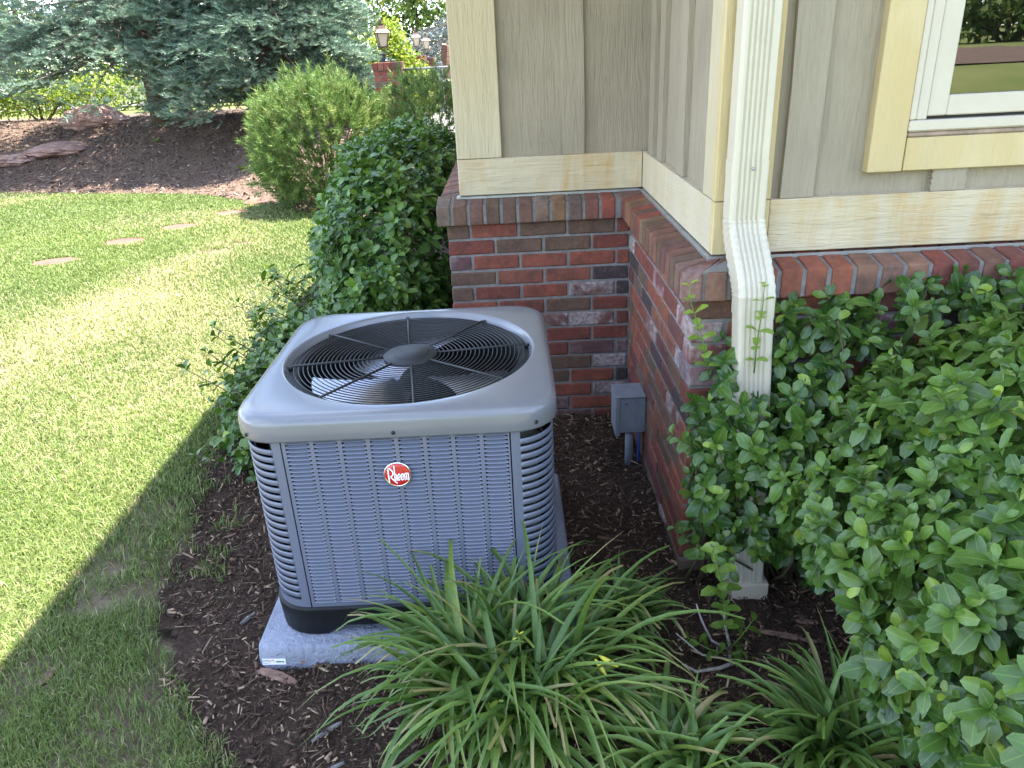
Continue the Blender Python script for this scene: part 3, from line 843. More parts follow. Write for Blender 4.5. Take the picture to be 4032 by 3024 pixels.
# wall A
bx('siding_panel', (-0.668, S + 0.026, ZS + 0.01), (0.09, 0.104, 2.99), 'siding', 0)
bx('skirt_board', (-0.702, S, ZS), (S - 0.001, S + 0.034, 1.171), 'trim_h')
bx('corner_board', (-0.702, S + 0.002, 1.173), (-0.518, S + 0.033, 2.98), 'trim_v')
def batten_mesh(x0, x1, y0, y1, z0, z1, m):
    # slightly wavy edged rough batten
    r = random.Random(int((x0 + 5) * 977)); V = []; F = []; n = 26
    for i in range(n + 1):
        z = z0 + (z1 - z0) * i / n; a = 0.0014 * math.sin(i * 0.9 + x0 * 20) + r.uniform(-.0011, .0011); b = 0.0016 * math.sin(i * 0.55 + 2 + x0 * 9) + r.uniform(-.0012, .0012)
        V += [(x0 + a, y1, z), (x0 + a, y0, z), (x1 + b, y0, z), (x1 + b, y1, z)]
    for i in range(n):
        for j in range(3):
            k = i * 4 + j; F.append((k, k + 1, k + 5, k + 4))
    F += [(0, 3, 2, 1), (n * 4, n * 4 + 1, n * 4 + 2, n * 4 + 3)]
    return pymesh('batten', V, F, M[m])
link('batten', batten_mesh(-0.271, -0.179, S + 0.007, S + 0.027, 1.1725, 2.98, 'batten'), house)
# wall B (faces -x); local frame turned -90 so the batten mesh can be reused
def turned(o):
    o.rotation_euler = (0, 0, -PI / 2); return o
bx('siding_panel', (S + 0.026, -1.05, ZS + 0.01), (0.104, S + 0.025, 2.99), 'siding', 0)
bx('skirt_board', (S, -1.046, ZS), (S + 0.033, S - 0.001, 1.171), 'trim_hy')
for (y0, y1) in ((-0.105, -0.015), (-0.285, -0.200), (-0.640, -0.540)):
    turned(link('batten', batten_mesh(-y1, -y0, S + 0.008, S + 0.027, 1.1725, 2.98, 'batten'), house))
bx('corner_board', (S + 0.001, -1.046, 1.173), (S + 0.032, -0.945, 2.98), 'trim_v')
bx('head_board', (S - 0.004, -0.40, 1.775), (S + 0.030, S - 0.002, 1.90), 'trim_v')
# wall C (faces -y)
YC = -1.14 + S
bx('siding_panel', (S + 0.04, YC + 0.026, ZS + 0.01), (0.552, YC + 0.05, 2.99), 'siding', 0)
bx('siding_panel', (0.5525, YC + 0.026, ZS + 0.01), (3.4, YC + 0.05, 1.27), 'siding', 0)
bx('skirt_board', (0.2125, YC + 0.001, ZS), (3.4, YC + 0.034, 1.171), 'trim_h')
bx('skirt_board', (S, YC, ZS), (0.2115, YC + 0.033, 1.171), 'trim_yellow')
bx('corner_board', (S, YC, 1.173), (0.212, YC + 0.033, 2.98), 'trim_yellow')
link('batten', batten_mesh(0.241, 0.330, YC + 0.007, YC + 0.027, 1.1725, 2.98, 'batten'), house)
link('batten', batten_mesh(0.645, 0.737, YC + 0.008, YC + 0.027, 1.1725, 1.232, 'batten'), house)
link('batten', batten_mesh(1.05, 1.14, YC + 0.008, YC + 0.027, 1.1725, 1.232, 'batten'), house)
# side wall (faces -x), seen only from farther left
bx('skirt_board', (-0.7015, S + 0.036, ZS), (-0.677, 6.4, 1.171), 'trim_hy')
bx('corner_board', (-0.7010, S + 0.035, 1.173), (-0.677, 0.25, 2.98), 'trim_v')
bx('siding_panel', (-0.690, 0.252, 1.1725), (-0.6765, 6.4, 2.98), 'siding', 0)
for y0 in (0.62, 1.02, 1.42, 1.82, 2.22):
    bx('batten', (-0.704, y0, 1.1727), (-0.6905, y0 + 0.09, 2.979), 'batten', 0.002)
# flashing strips above the ledge
bx('flashing', (-0.715, S - 0.013, 1.0125), (S - 0.012, 0.104, 1.0235), 'flashing', 0.001)
bx('flashing', (S - 0.013, -1.088, 1.0120), (0.104, S - 0.0135, 1.0230), 'flashing', 0.001)
bx('flashing', (S - 0.014, -1.14 + S - 0.014, 1.0115), (3.3, -1.0885, 1.0225), 'flashing', 0.001)

# window on wall C
win = empty('window', (0, 0, 0), 0, house)
def wx(name, lo, hi, m, bevel=0.002): return box(name, lo, hi, M[m], win, bevel)
wx('casing', (0.461, YC - 0.004, 1.2305), (0.553, YC + 0.034, 2.6), 'trim_yellow')
wx('casing', (0.5565, YC - 0.003, 1.231), (2.2, YC + 0.034, 1.315), 'trim_yellow')
wx('caulk_line', (0.556, YC - 0.001, 1.3155), (2.2, YC + 0.03, 1.330), 'caulk', 0.004)
wx('frame', (0.5535, YC - 0.009, 1.3305), (2.2, YC + 0.05, 1.358), 'vinyl', 0.004)
wx('frame', (0.554, YC - 0.006, 1.3585), (0.570, YC + 0.05, 2.6), 'vinyl', 0.004)
wx('frame', (0.5705, YC - 0.001, 1.3586), (0.599, YC + 0.05, 2.6), 'vinyl', 0.003)
wx('frame_shadow_gap', (0.5995, YC + 0.018, 1.3587), (2.2, YC + 0.05, 1.3655), 'screw', 0)
wx('sash', (0.600, YC + 0.006, 1.3665), (0.652, YC + 0.05, 2.6), 'vinyl', 0.003)
wx('sash', (0.6525, YC + 0.007, 1.366), (2.2, YC + 0.05, 1.416), 'vinyl', 0.003)
link('pane', pymesh('pane', [(0.6527, YC + 0.022, 1.4165), (2.2, YC + 0.022, 1.4165), (2.2, YC + 0.022, 2.6), (0.6527, YC + 0.022, 2.6)], [(0, 1, 2, 3)], M['glass']), win)
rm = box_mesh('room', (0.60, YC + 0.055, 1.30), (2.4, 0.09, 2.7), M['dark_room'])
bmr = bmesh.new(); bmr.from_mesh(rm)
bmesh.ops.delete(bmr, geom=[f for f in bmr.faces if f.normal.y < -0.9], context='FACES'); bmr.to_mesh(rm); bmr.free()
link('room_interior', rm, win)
bx('siding_panel', (2.21, YC + 0.027, 1.275), (3.4, YC + 0.05, 2.99), 'siding', 0)
bx('siding_panel', (0.5525, YC + 0.026, 2.62), (2.205, YC + 0.05, 2.99), 'siding', 0)
# roof with wide eaves; its edge throws the long straight shadow on the lawn
roof = bx('roof', (-1.34, -1.95, 3.02), (9.0, 6.95, 3.16), 'roof', 0)
link('soffit', box_mesh('soffit', (-1.32, -1.93, 2.995), (8.9, 6.9, 3.018), M['soffit']), house)

# ================================================================== equipment pad
PAD_T = 0.066
AX, AY = -0.812, -1.037
pad = empty('equipment_pad', (AX, AY, 0))
tag(pad, 'textured grey concrete-look equipment pad under the condenser', 'equipment pad')
def rsq(half, rad, n=96, z=0.0, bulge=0.0):
    """rounded square ring sampled by angle"""
    out = []
    for k in range(n):
        a = 2 * PI * (k + 0.5) / n; c, s = math.cos(a), math.sin(a)
        lo_, hi_ = 0.0, 2.0
        for _ in range(30):
            m_ = (lo_ + hi_) / 2; x, y = abs(c * m_), abs(s * m_)
            q = half - rad
            inside = (x <= half and y <= half) and (x <= q or y <= q or (x - q) ** 2 + (y - q) ** 2 <= rad * rad)
            if inside: lo_ = m_
            else: hi_ = m_
        out.append((c * lo_, s * lo_, z))
    return out
V, F = loft([rsq(0.464, 0.02, 96, -0.05), rsq(0.461, 0.02, 96, 0.02), rsq(0.457, 0.024, 96, PAD_T - 0.010), rsq(0.453, 0.026, 96, PAD_T - 0.003), rsq(0.446, 0.028, 96, PAD_T)], True, False, True)
link('slab', pymesh('slab', V, F, M['pad'], True), pad)
# sticker on the front face of the pad
def text_mesh(txt, size, m, ext=0.0002):
    cu = bpy.data.curves.new('text', 'FONT'); cu.body = txt; cu.size = size; cu.extrude = ext; cu.resolution_u = 3
    ob = bpy.data.objects.new('text', cu); COL.objects.link(ob)
    dg = bpy.context.evaluated_depsgraph_get(); dg.update()
    me = bpy.data.meshes.new_from_object(ob.evaluated_get(dg))
    bpy.data.objects.remove(ob); bpy.data.curves.remove(cu)
    me.materials.clear(); me.materials.append(m)
    return me
stick = link('sticker', box_mesh('sticker', (0, 0, 0), (0.066, 0.0008, 0.020), M['paper']), pad, None, (-0.443, -0.4622, 0.014), (R(-4), R(2), 0))
stick['label'] = 'white product sticker with black and red lettering and barcode'
def on_sticker(name, me, x, z, sx=1, sz=1):
    o = link(name, me, stick, None, (x, -0.0004, z), (R(90), 0, 0)); o.scale = (sx, sz, 1); return o
on_sticker('lettering', text_mesh('ULTRA', 0.0085, M['black_print']), 0.0012, 0.0112, 0.72, 1)
on_sticker('lettering', text_mesh('LITE', 0.0085, M['red_print']), 0.0205, 0.0112, 0.86, 1)
on_sticker('lettering', text_mesh('DiversiTech', 0.0042, M['blue_print']), 0.0015, 0.0045, 0.72, 1)
on_sticker('swoosh', pymesh('swoosh', [(0, 0, 0), (0.004, 0.0012, 0), (0.0048, 0.004, 0), (0.002, 0.0028, 0)], [(0, 1, 2, 3)], M['red_print']), 0.0185, 0.0045)
br_ = random.Random(2); V = []; F = []; x = 0.0
while x < 0.024:
    w = br_.choice([0.0004, 0.0007, 0.0011]); i = len(V)
    V += [(x, 0, 0), (x + w, 0, 0), (x + w, 0.0058, 0), (x, 0.0058, 0)]; F.append((i, i + 1, i + 2, i + 3)); x += w + br_.choice([0.0004, 0.0008])
on_sticker('barcode', pymesh('barcode', V, F, M['black_print']), 0.038, 0.0072)

# ================================================================== air conditioner
ac = empty('air_conditioner', (AX, AY, PAD_T))
tag(ac, 'grey square outdoor air conditioner with round top grille and louvered front', 'air conditioner')
def Z(z): return z - PAD_T      # world height -> unit local
BH = 0.407                      # body half width
BR = 0.112                      # corner radius
# black base with feet at the corners
rings = []
n = 128
def foot_ring(half, rad, zf):
    out = []
    for (x, y, _) in rsq(half, rad, n):
        t = min(abs(x), abs(y)); f = sstep(np.array((t - 0.215) / 0.05)).item()
        out.append((x, y, zf(f)))
    return out
V, F = loft([foot_ring(0.388, BR, lambda f: 0.030 * (1 - f)), foot_ring(0.406, BR, lambda f: 0.029 * (1 - f)), foot_ring(0.410, BR, lambda f: 0.006 + 0.028 * (1 - f)), foot_ring(0.413, BR, lambda f: Z(0.155)), foot_ring(0.413, BR, lambda f: Z(0.163)), foot_ring(0.398, BR, lambda f: Z(0.1645))], True)
link('base', pymesh('base', V, F, M['ac_black'], True), ac)
V, F = loft([rsq(0.398, BR, n, Z(0.164)), rsq(0.10, 0.05, n, Z(0.160))], True, False, True)
link('base_pan', pymesh('base_pan', V, F, M['ac_dark']), ac)
# coil behind the openings
V, F = loft([rsq(0.365, 0.09, n, Z(0.17)), rsq(0.365, 0.09, n, Z(0.70))], True)
link('coil', pymesh('coil', V, F, M['coil'], True), ac)
V, F = loft([rsq(0.359, 0.085, n, Z(0.17)), rsq(0.359, 0.085, n, Z(0.73))], True)
link('inner_wall', pymesh('inner_wall', V, F, M['ac_dark']), ac)
# top cover
cap_r = [rsq(0.401, 0.1, n, Z(0.699)), rsq(0.4175, 0.114, n, Z(0.6965)), rsq(0.419, 0.114, n, Z(0.7005)), rsq(0.4185, 0.114, n, Z(0.738)), rsq(0.4165, 0.114, n, Z(0.748)), rsq(0.412, 0.112, n, Z(0.7565)), rsq(0.404, 0.108, n, Z(0.7625)), rsq(0.394, 0.104, n, Z(0.7655)), rsq(0.385, 0.1, n, Z(0.7665))]
def circ(r_, z): return [(r_ * math.cos(2 * PI * (k + .5) / n), r_ * math.sin(2 * PI * (k + .5) / n), z) for k in range(n)]
cap_r += [circ(0.3725, Z(0.7675)), circ(0.3685, Z(0.7668)), circ(0.3655, Z(0.7645)), circ(0.363, Z(0.760)), circ(0.360, Z(0.750)), circ(0.356, Z(0.7445))]
V, F = loft(cap_r, True)
cover = link('top_cover', pymesh('top_cover', V, F, M['ac_cap'], True), ac)
V, F = loft([circ(0.3575, Z(0.7455)), circ(0.350, Z(0.7435)), circ(0.332, Z(0.742)), circ(0.324, Z(0.738)), circ(0.320, Z(0.70)), circ(0.322, Z(0.60))], True)
link('fan_shroud', pymesh('fan_shroud', V, F, M['ac_black'], True), ac)
def screw(x, y, z, ax):
    v, f = lathe([(0.0005, 0), (0.0052, 0.0), (0.0052, 0.002), (0.0035, 0.0034), (0.0005, 0.0036)], 10)
    o = link('screw', pymesh('screw', v, f, M['screw'], True), cover, None, (x, y, z), ax); return o
screw(0.0, -0.4188, Z(0.712), (R(90), 0, 0))
screw(0.360, -0.4040, Z(0.716), (R(90), 0, R(38)))
screw(-0.379, -0.3930, Z(0.712), (R(90), 0, R(-42)))
# grille of concentric wires, spokes and hub
gr = empty('fan_grille', (0, 0, Z(0.7535)), 0, ac)
_torus = {}
def torus(R_, r_, nu=72, nv=6):
    V = []; F = []
    for i in range(nu):
        a = 2 * PI * i / nu
        for j in range(nv):
            b = 2 * PI * j / nv
            V.append(((R_ + r_ * math.cos(b)) * math.cos(a), (R_ + r_ * math.cos(b)) * math.sin(a), r_ * math.sin(b)))
    for i in range(nu):
        for j in range(nv):
            F.append((i * nv + j, ((i + 1) % nu) * nv + j, ((i + 1) % nu) * nv + (j + 1) % nv, i * nv + (j + 1) % nv))
    return V, F
NRING = 20
for i in range(NRING):
    r_ = 0.0895 + i * (0.340 - 0.0895) / (NRING - 1)
    V, F = torus(r_, 0.00175)
    link('ring_wire', pymesh('ring_wire', V, F, M['wire'], True), gr)
for i in range(8):
    a = R(8 + 45 * i)
    v, f = tube_np([(0.07, 0, 0.0015), (0.345, 0, 0.0015), (0.357, 0, -0.006)], 0.0036, 6)
    v2, f2 = tube_np([(0.346, 0.0, -0.004), (0.361, 0.0, -0.004)], 0.0058, 8)
    vv, ff = merge([(v, f), (v2, f2)])
    link('spoke', pymesh('spoke', vv, ff, M['wire'], True), gr, None, None, (0, 0, a))
v, f = lathe([(0.001, -0.006), (0.080, -0.006), (0.0815, -0.002), (0.0805, 0.004), (0.077, 0.0065), (0.056, 0.007), (0.0545, 0.010), (0.052, 0.0122), (0.001, 0.0125)], 48)
link('hub_cap', pymesh('hub_cap', v, f, simple('hub_plastic', (0.020, 0.021, 0.023), 0.5, 0.35, bscale=300, bstr=0.1), True), gr)
# fan below the grille
fan = empty('fan', (0, 0, Z(0.675)), 0, ac)
v, f = lathe([(0.001, -0.16), (0.07, -0.16), (0.072, -0.03), (0.055, -0.01), (0.03, 0.01), (0.001, 0.012)], 24)
link('motor', pymesh('motor', v, f, M['ac_black'], True), fan)
def blade_mesh():
    V = []; F = []; nr, na = 8, 10
    for i in range(nr):
        r_ = 0.06 + 0.238 * i / (nr - 1); sw = R(6 + 34 * (i / (nr - 1)) ** 1.1)
        for j in range(na):
            t = j / (na - 1) - 0.5; a = t * R(66 + 12 * i / (nr - 1)) - sw * 0.4
            z = -t * 0.055 * (0.75 + 0.3 * i / (nr - 1)) + 0.010 * (1 - 4 * t * t)
            V.append((r_ * math.cos(a), r_ * math.sin(a), z))
    for i in range(nr - 1):
        for j in range(na - 1):
            k = i * na + j; F.append((k, k + 1, k + na + 1, k + na))
    return pymesh('blade', V, F, M['blade'], True)
bl = blade_mesh()
for a in (238, 358, 118): link('blade', bl, fan, None, None, (0, 0, R(a)))
# front louver panel
SEAM = 0.2925
NROWS, NCOLS = 44, 8
LW, LPX = 0.0615, 0.0722
lpp = []
def q_box(lo, hi):
    x0, y0, z0 = lo; x1, y1, z1 = hi
    return ([(x0, y0, z0), (x1, y0, z0), (x1, y0, z1), (x0, y0, z1), (x0, y1, z0), (x1, y1, z0), (x1, y1, z1), (x0, y1, z1)], [(0, 1, 2, 3), (1, 5, 6, 2), (4, 0, 3, 7), (3, 2, 6, 7), (4, 5, 1, 0)])
xe = [-SEAM + 0.002]
for c_ in range(NCOLS): xe += [-SEAM + 0.0115 + c_ * LPX, -SEAM + 0.0115 + c_ * LPX + LW]
xe += [SEAM - 0.002]
for i in range(0, len(xe), 2): lpp.append(q_box((xe[i], -BH, Z(0.1655)), (xe[i + 1], -BH + 0.008, Z(0.699))))
for i in range(1, len(xe) - 1, 2):
    lpp.append(q_box((xe[i], -BH, Z(0.1655)), (xe[i + 1], -BH + 0.008, Z(0.1765)))); lpp.append(q_box((xe[i], -BH, Z(0.6955)), (xe[i + 1], -BH + 0.008, Z(0.699))))
V, F = merge(lpp)
lp = link('louver_panel', pymesh('louver_panel', V, F, M['ac_grey']), ac)
link('backing', pymesh('backing', [(-SEAM + 0.003, -BH + 0.0082, Z(0.168)), (SEAM - 0.003, -BH + 0.0082, Z(0.168)), (SEAM - 0.003, -BH + 0.0082, Z(0.698)), (-SEAM + 0.003, -BH + 0.0082, Z(0.698))], [(0, 1, 2, 3)], M['ac_dark']), lp)  # added near-black sheet, puts the shade of the louver slots into colour
def louver_mesh(w, h):
    V = []; F = []
    xs = [0, 0.0025, 0.006, 0.010, w - 0.010, w - 0.006, w - 0.0025, w]; pr = [0.0, 0.5, 0.88, 1.0, 1.0, 0.88, 0.5, 0.0]
    for x, p_ in zip(xs, pr):
        def zz(f_, c_): return h * (c_ + (f_ - c_) * p_)
        V += [(x, 0.0002 + 0.0066 * p_, zz(0.66, 0.46)), (x, 0.0056 * p_, zz(0.54, 0.40)), (x, 0.0040 * p_, zz(0.42, 0.34)), (x, 0.0018 * p_, zz(0.30, 0.28)), (x, -0.0006 * p_, zz(0.17, 0.22)), (x, -0.0014 * p_, zz(0.05, 0.16)), (x, 0.0014, zz(-0.03, 0.10))]
    for i in range(len(xs) - 1):
        for j in range(6):
            k = i * 7 + j; F.append((k, k + 7, k + 8, k + 1))
    return pymesh('louver', V, F, M['ac_grey'], True)
LZ0, LZ1 = Z(0.690), Z(0.1835)
PZ = (LZ0 - LZ1) / (NROWS - 1)
lm = louver_mesh(LW, PZ * 0.93)
count = 0; restV = []; restF = []
lv = [tuple(v.co) for v in lm.vertices]; lf = [tuple(p.vertices) for p in lm.polygons]
for r_ in range(NROWS):
    for c_ in range(NCOLS):
        x = -SEAM + 0.0115 + c_ * LPX; z = LZ0 - r_ * PZ - PZ * 0.5
        hidden = r_ > 33 and c_ > 3
        if count < 300 and not hidden:
            link('louver', lm, lp, None, (x, -BH, z)); count += 1
        else:
            o = len(restV); restV += [(a + x, b - BH, c + z) for a, b, c in lv]; restF += [tuple(q + o for q in f_) for f_ in lf]
o = link('louver_remainder', pymesh('louver_remainder', restV, restF, M['ac_grey'], True), lp); o['kind'] = 'stuff'
# the other three faces carry the same stamped louvers, too slanted to tell apart here
sideV, sideF = merge(lpp)
for r_ in range(NROWS):
    for c_ in range(NCOLS):
        x = -SEAM + 0.0115 + c_ * LPX; z = LZ0 - r_ * PZ - PZ * 0.5
        o = len(sideV); sideV += [(a + x, b - BH, c + z) for a, b, c in lv]; sideF += [tuple(q + o for q in f_) for f_ in lf]
side_me = pymesh('side_panel', sideV, sideF, M['ac_grey'])
back_me = pymesh('backing', [(-SEAM + 0.003, -BH + 0.0082, Z(0.168)), (SEAM - 0.003, -BH + 0.0082, Z(0.168)), (SEAM - 0.003, -BH + 0.0082, Z(0.698)), (-SEAM + 0.003, -BH + 0.0082, Z(0.698))], [(0, 1, 2, 3)], M['ac_dark'])  # same added dark sheet for slot shade on the other faces
for a in (90, 180, 270):
    sp_ = link('side_panel', side_me, ac, None, None, (0, 0, R(a)))
    sp_['kind'] = 'stuff'
    link('backing', back_me, sp_)
# slotted corner panels
def corner_path(n_arc=14):
    # from the front seam (x=-SEAM, y=-BH) round the front-left corner to the side seam (x=-BH, y=-SEAM)
    q = BH - BR
    P = [(-SEAM - 0.0015, -BH)]
    for i in range(n_arc + 1):
        a = -PI / 2 - (PI / 2) * i / n_arc
        P.append((-q + BR * math.cos(a), -q + BR * math.sin(a)))
    P.append((-BH, -SEAM - 0.0015))
    return P
PTH = corner_path()
def path_strip(t0, t1, z0, z1, prof=None, m_n=16):
    """curved strip between arc fractions t0,t1; cross-section from profile [(out,zfrac)]"""
    L_ = [0]
    for i in range(1, len(PTH)): L_.append(L_[-1] + math.dist(PTH[i], PTH[i - 1]))
    L_ = np.array(L_); P = np.array(PTH)
    prof = prof or [(-0.005, 1), (0, 1), (0, 0), (-0.005, 0)]
    ts = np.linspace(t0, t1, m_n) * L_[-1]
    V = []; F = []; k = len(prof)
    for s in ts:
        x = np.interp(s, L_, P[:, 0]); y = np.interp(s, L_, P[:, 1])
        x1 = np.interp(s + 1e-3, L_, P[:, 0]) - np.interp(s - 1e-3, L_, P[:, 0]); y1 = np.interp(s + 1e-3, L_, P[:, 1]) - np.interp(s - 1e-3, L_, P[:, 1])
        d = math.hypot(x1, y1); nx, ny = -(y1 / d), x1 / d
        if nx * x + ny * y < 0: nx, ny = -nx, -ny
        for (o_, zf) in prof: V.append((x + nx * o_, y + ny * o_, z0 + (z1 - z0) * zf))
    for i in range(m_n - 1):
        for j in range(k):
            a = i * k + j; b = i * k + (j + 1) % k
            F.append((a, b, b + k, a + k))
    F += [tuple(range(k - 1, -1, -1)), tuple((m_n - 1) * k + j for j in range(k))]
    return V, F
LT = 2 * 0.0 + sum(math.dist(PTH[i], PTH[i - 1]) for i in range(1, len(PTH)))
e = 0.024 / LT
ZB, ZT = Z(0.1655), Z(0.699)
fr = merge([path_strip(0, e, ZB, ZT, None, 4), path_strip(1 - e, 1, ZB, ZT, None, 4), path_strip(e, 1 - e, ZB, Z(0.1885)), path_strip(e, 1 - e, Z(0.690), ZT)])
frame_me = pymesh('corner_panel', fr[0], fr[1], M['ac_grey'])
NS = 22
pitch = (Z(0.690) - Z(0.1885)) / NS
SL = path_strip(e - 0.004, 1 - e + 0.004, 0, pitch * 0.68, [(-0.0045, 0.93), (-0.001, 1.0), (0.0006, 0.93), (0.0008, 0.08), (-0.001, 0.0), (-0.0045, 0.07)], 18)
slat_me = pymesh('slat', SL[0], SL[1], M['ac_grey'], True)
for a in (0, 90, 180, 270):
    cp = link('corner_panel', frame_me, ac, None, None, (0, 0, R(a)))
    for s in range(NS - 1): link('slat', slat_me, cp, None, (0, 0, Z(0.1885) + pitch * (s + 0.42)))
for sx in (-SEAM, SEAM): link('seam_shade_strip', box_mesh('seam_shade_strip', (sx - 0.006, -BH + 0.0045, Z(0.167)), (sx + 0.006, -BH + 0.010, Z(0.698)), M['ac_dark']), ac)  # dark strips added behind the seam gaps, standing in for their shade
# badge
bd = empty('badge', (-0.003, -BH - 0.001, Z(0.587)), 0, ac)
bd['label'] = 'round red badge with chrome rim and white lettering'
BRAD = 0.0358
v, f = lathe([(0.001, 0.0), (BRAD, 0.0), (BRAD * 1.02, 0.003), (BRAD * 1.0, 0.006), (BRAD * 0.93, 0.0068), (BRAD * 0.91, 0.0058), (0.001, 0.0056)], 56)
link('rim', pymesh('rim', v, f, M['chrome'], True), bd, None, None, (R(90), 0, 0))
v, f = lathe([(BRAD * 0.92, 0.0056), (BRAD * 0.91, 0.0063), (BRAD * 0.6, 0.0076), (BRAD * 0.3, 0.0083), (0.001, 0.0085)], 56)
link('face', pymesh('face', v, f, M['badge_red'], True), bd, None, None, (R(90), 0, 0))
def ribbon(pts, w, y0=-0.0092):
    V = []; F = []
    for i, p in enumerate(pts):
        a = pts[max(i - 1, 0)]; b = pts[min(i + 1, len(pts) - 1)]
        dx, dz = b[0] - a[0], b[1] - a[1]; d = math.hypot(dx, dz); nx, nz = -dz / d * w / 2, dx / d * w / 2
        V += [(p[0] + nx, y0, p[1] + nz), (p[0] - nx, y0, p[1] - nz), (p[0] + nx, y0 + 0.0025, p[1] + nz), (p[0] - nx, y0 + 0.0025, p[1] - nz)]
    for i in range(len(pts) - 1):
        k = i * 4
        F += [(k, k + 1, k + 5, k + 4), (k + 1, k + 3, k + 7, k + 5), (k, k + 4, k + 6, k + 2)]
    return V, F
def bp(x, y):
    y2 = y + 0.085 * (x - 950); x2 = x - 0.105 * (y - 835)
    return ((x2 - 950) / 545 * BRAD, -(y2 - 835) / 480 * BRAD)
W_ = 0.0030
def arc(cx, cy, rx, ry, a0, a1, n_=12): return [bp(cx + rx * math.cos(R(a0 + (a1 - a0) * i / (n_ - 1))), cy + ry * math.sin(R(a0 + (a1 - a0) * i / (n_ - 1)))) for i in range(n_)]
letters = [
    [ribbon([bp(572, 596), bp(636, 1142)], W_ * 1.05), ribbon([bp(560, 602), bp(650, 604), bp(720, 650), bp(772, 730), bp(775, 810), bp(735, 878), bp(645, 918)], W_), ribbon([bp(655, 900), bp(945, 1162)], W_)],
    [ribbon([bp(812, 462), bp(862, 1055)], W_ * 0.95), ribbon([bp(848, 830), bp(872, 795), bp(893, 795), bp(908, 830), bp(932, 1050)], W_ * 0.9)],
    [ribbon([bp(968, 925), bp(1045, 912)] + arc(1010, 905, 46, 125, -5, -335, 16), W_ * 0.85)],
    [ribbon([bp(1098, 910), bp(1175, 897)] + arc(1140, 890, 46, 125, -5, -335, 16), W_ * 0.85)],
    [ribbon([bp(1225, 748), bp(1250, 1012)], W_ * 0.85), ribbon([bp(1232, 775), bp(1262, 745), bp(1288, 748), bp(1300, 790), bp(1322, 1006)], W_ * 0.85), ribbon([bp(1302, 770), bp(1335, 738), bp(1362, 740), bp(1376, 785), bp(1396, 1000)], W_ * 0.85)]]
for L_ in letters:
    V, F = merge(L_); link('letter', pymesh('letter', V, F, M['white_print']), bd)

# ================================================================== disconnect box on wall B
jb = empty('electrical_box', (-0.001, -0.43, 0.165))
tag(jb, 'small grey metal electrical disconnect box mounted on the brick wall', 'electrical box')
link('enclosure', box_mesh('enclosure', (-0.100, -0.058, 0.0), (0.0, 0.058, 0.150), M['steel_box'], 0.003, 2), jb)
link('cover', box_mesh('cover', (-0.118, -0.066, -0.012), (-0.1005, 0.066, 0.155), M['steel_box'], 0.003, 2), jb)
link('rain_hood', box_mesh('rain_hood', (-0.120, -0.068, 0.1555), (0.0, 0.066, 0.160), M['steel_box'], 0.002), jb)
v, f = tube_np([(-0.055, -0.012, 0.004), (-0.055, -0.012, -0.20)], 0.017, 14)
link('conduit', pymesh('conduit', v, f, M['steel_box'], True), jb)
v, f = lathe([(0.0005, 0), (0.023, 0), (0.024, -0.004), (0.023, -0.018), (0.0005, -0.018)][::-1], 14)
link('conduit_nut', pymesh('conduit_nut', v, f, M['steel_box'], True), jb, None, (-0.055, -0.012, 0.0))
v, f = tube_np([(-0.02, -0.02, 0.0), (-0.018, -0.022, -0.06), (-0.022, -0.03, -0.2)], 0.006, 8)
link('blue_wire', pymesh('blue_wire', v, f, simple('blue_insulation', (0.03, 0.10, 0.35), 0.4), True), jb)
v, f = lathe([(0.0005, 0), (0.004, 0), (0.003, 0.002), (0.0005, 0.0024)], 10)
link('screw', pymesh('screw', v, f, M['screw'], True), jb, None, (-0.075, -0.058, 0.125), (R(90), 0, 0))

# ================================================================== downspout
ds = empty('downspout', (0.128, -1.14, 0))
tag(ds, 'white fluted metal downspout running down the house corner over the brick ledge', 'downspout')
def fluted(w, d, n_fl=5, amp=0.0042):
    """rectangular section, ribs on the front (-y) face"""
    P = []
    P.append((-w / 2, d / 2)); P.append((-w / 2, -d / 2 + 0.008)); P.append((-w / 2 + 0.003, -d / 2 + 0.002)); P.append((-w / 2 + 0.008, -d / 2))
    x0 = -w / 2 + 0.015; x1 = w / 2 - 0.015; st = (x1 - x0) / n_fl
    for i in range(n_fl):
        a = x0 + i * st
        P += [(a, -d / 2), (a + st * 0.16, -d / 2 + amp), (a + st * 0.40, -d / 2 + amp), (a + st * 0.56, -d / 2)]
    P += [(w / 2 - 0.008, -d / 2), (w / 2 - 0.003, -d / 2 + 0.002), (w / 2, -d / 2 + 0.008), (w / 2, d / 2)]
    return P
SEC = fluted(0.092, 0.066)
def spout(name, path, sc=1.0, m='downspout', crimp=0.0):
    rings = []
    for i, (x, y, z) in enumerate(path):
        p0 = path[max(i - 1, 0)]; p1 = path[min(i + 1, len(path) - 1)]
        dy, dz = p1[1] - p0[1], p1[2] - p0[2]; d = math.hypot(dy, dz); ty, tz = dy / d, dz / d
        k = sc * (1 + (crimp if i % 2 else 0))
        # plane normal to the path within the y-z plane
        rings.append([(x + sx * k, y + sy * k * (-tz), z + sy * k * (ty)) for sx, sy in SEC])
    V, F = loft(rings, True)
    return link(name, pymesh(name, V, F, M[m]), ds)
yU = 0.012       # upper run, local y (world -1.128); lower run further out
yL = -0.110
spout('upper_pipe', [(0, yU, 2.98), (0, yU, 1.27)])
spout('joint_sleeve', [(0, yU, 1.288), (0, yU, 1.250)], 1.035)
spout('elbow', [(0.0005, yU, 1.275), (0.0005, yU, 1.16), (0.0005, yU, 1.135)], 1.02)
n_ = 22; pth = []
for i in range(n_ + 1):
    t = i / n_; s = t * t * (3 - 2 * t)
    pth.append((0.002 + 0.004 * t, yU + (yL - yU) * s, 1.135 - 0.185 * t))
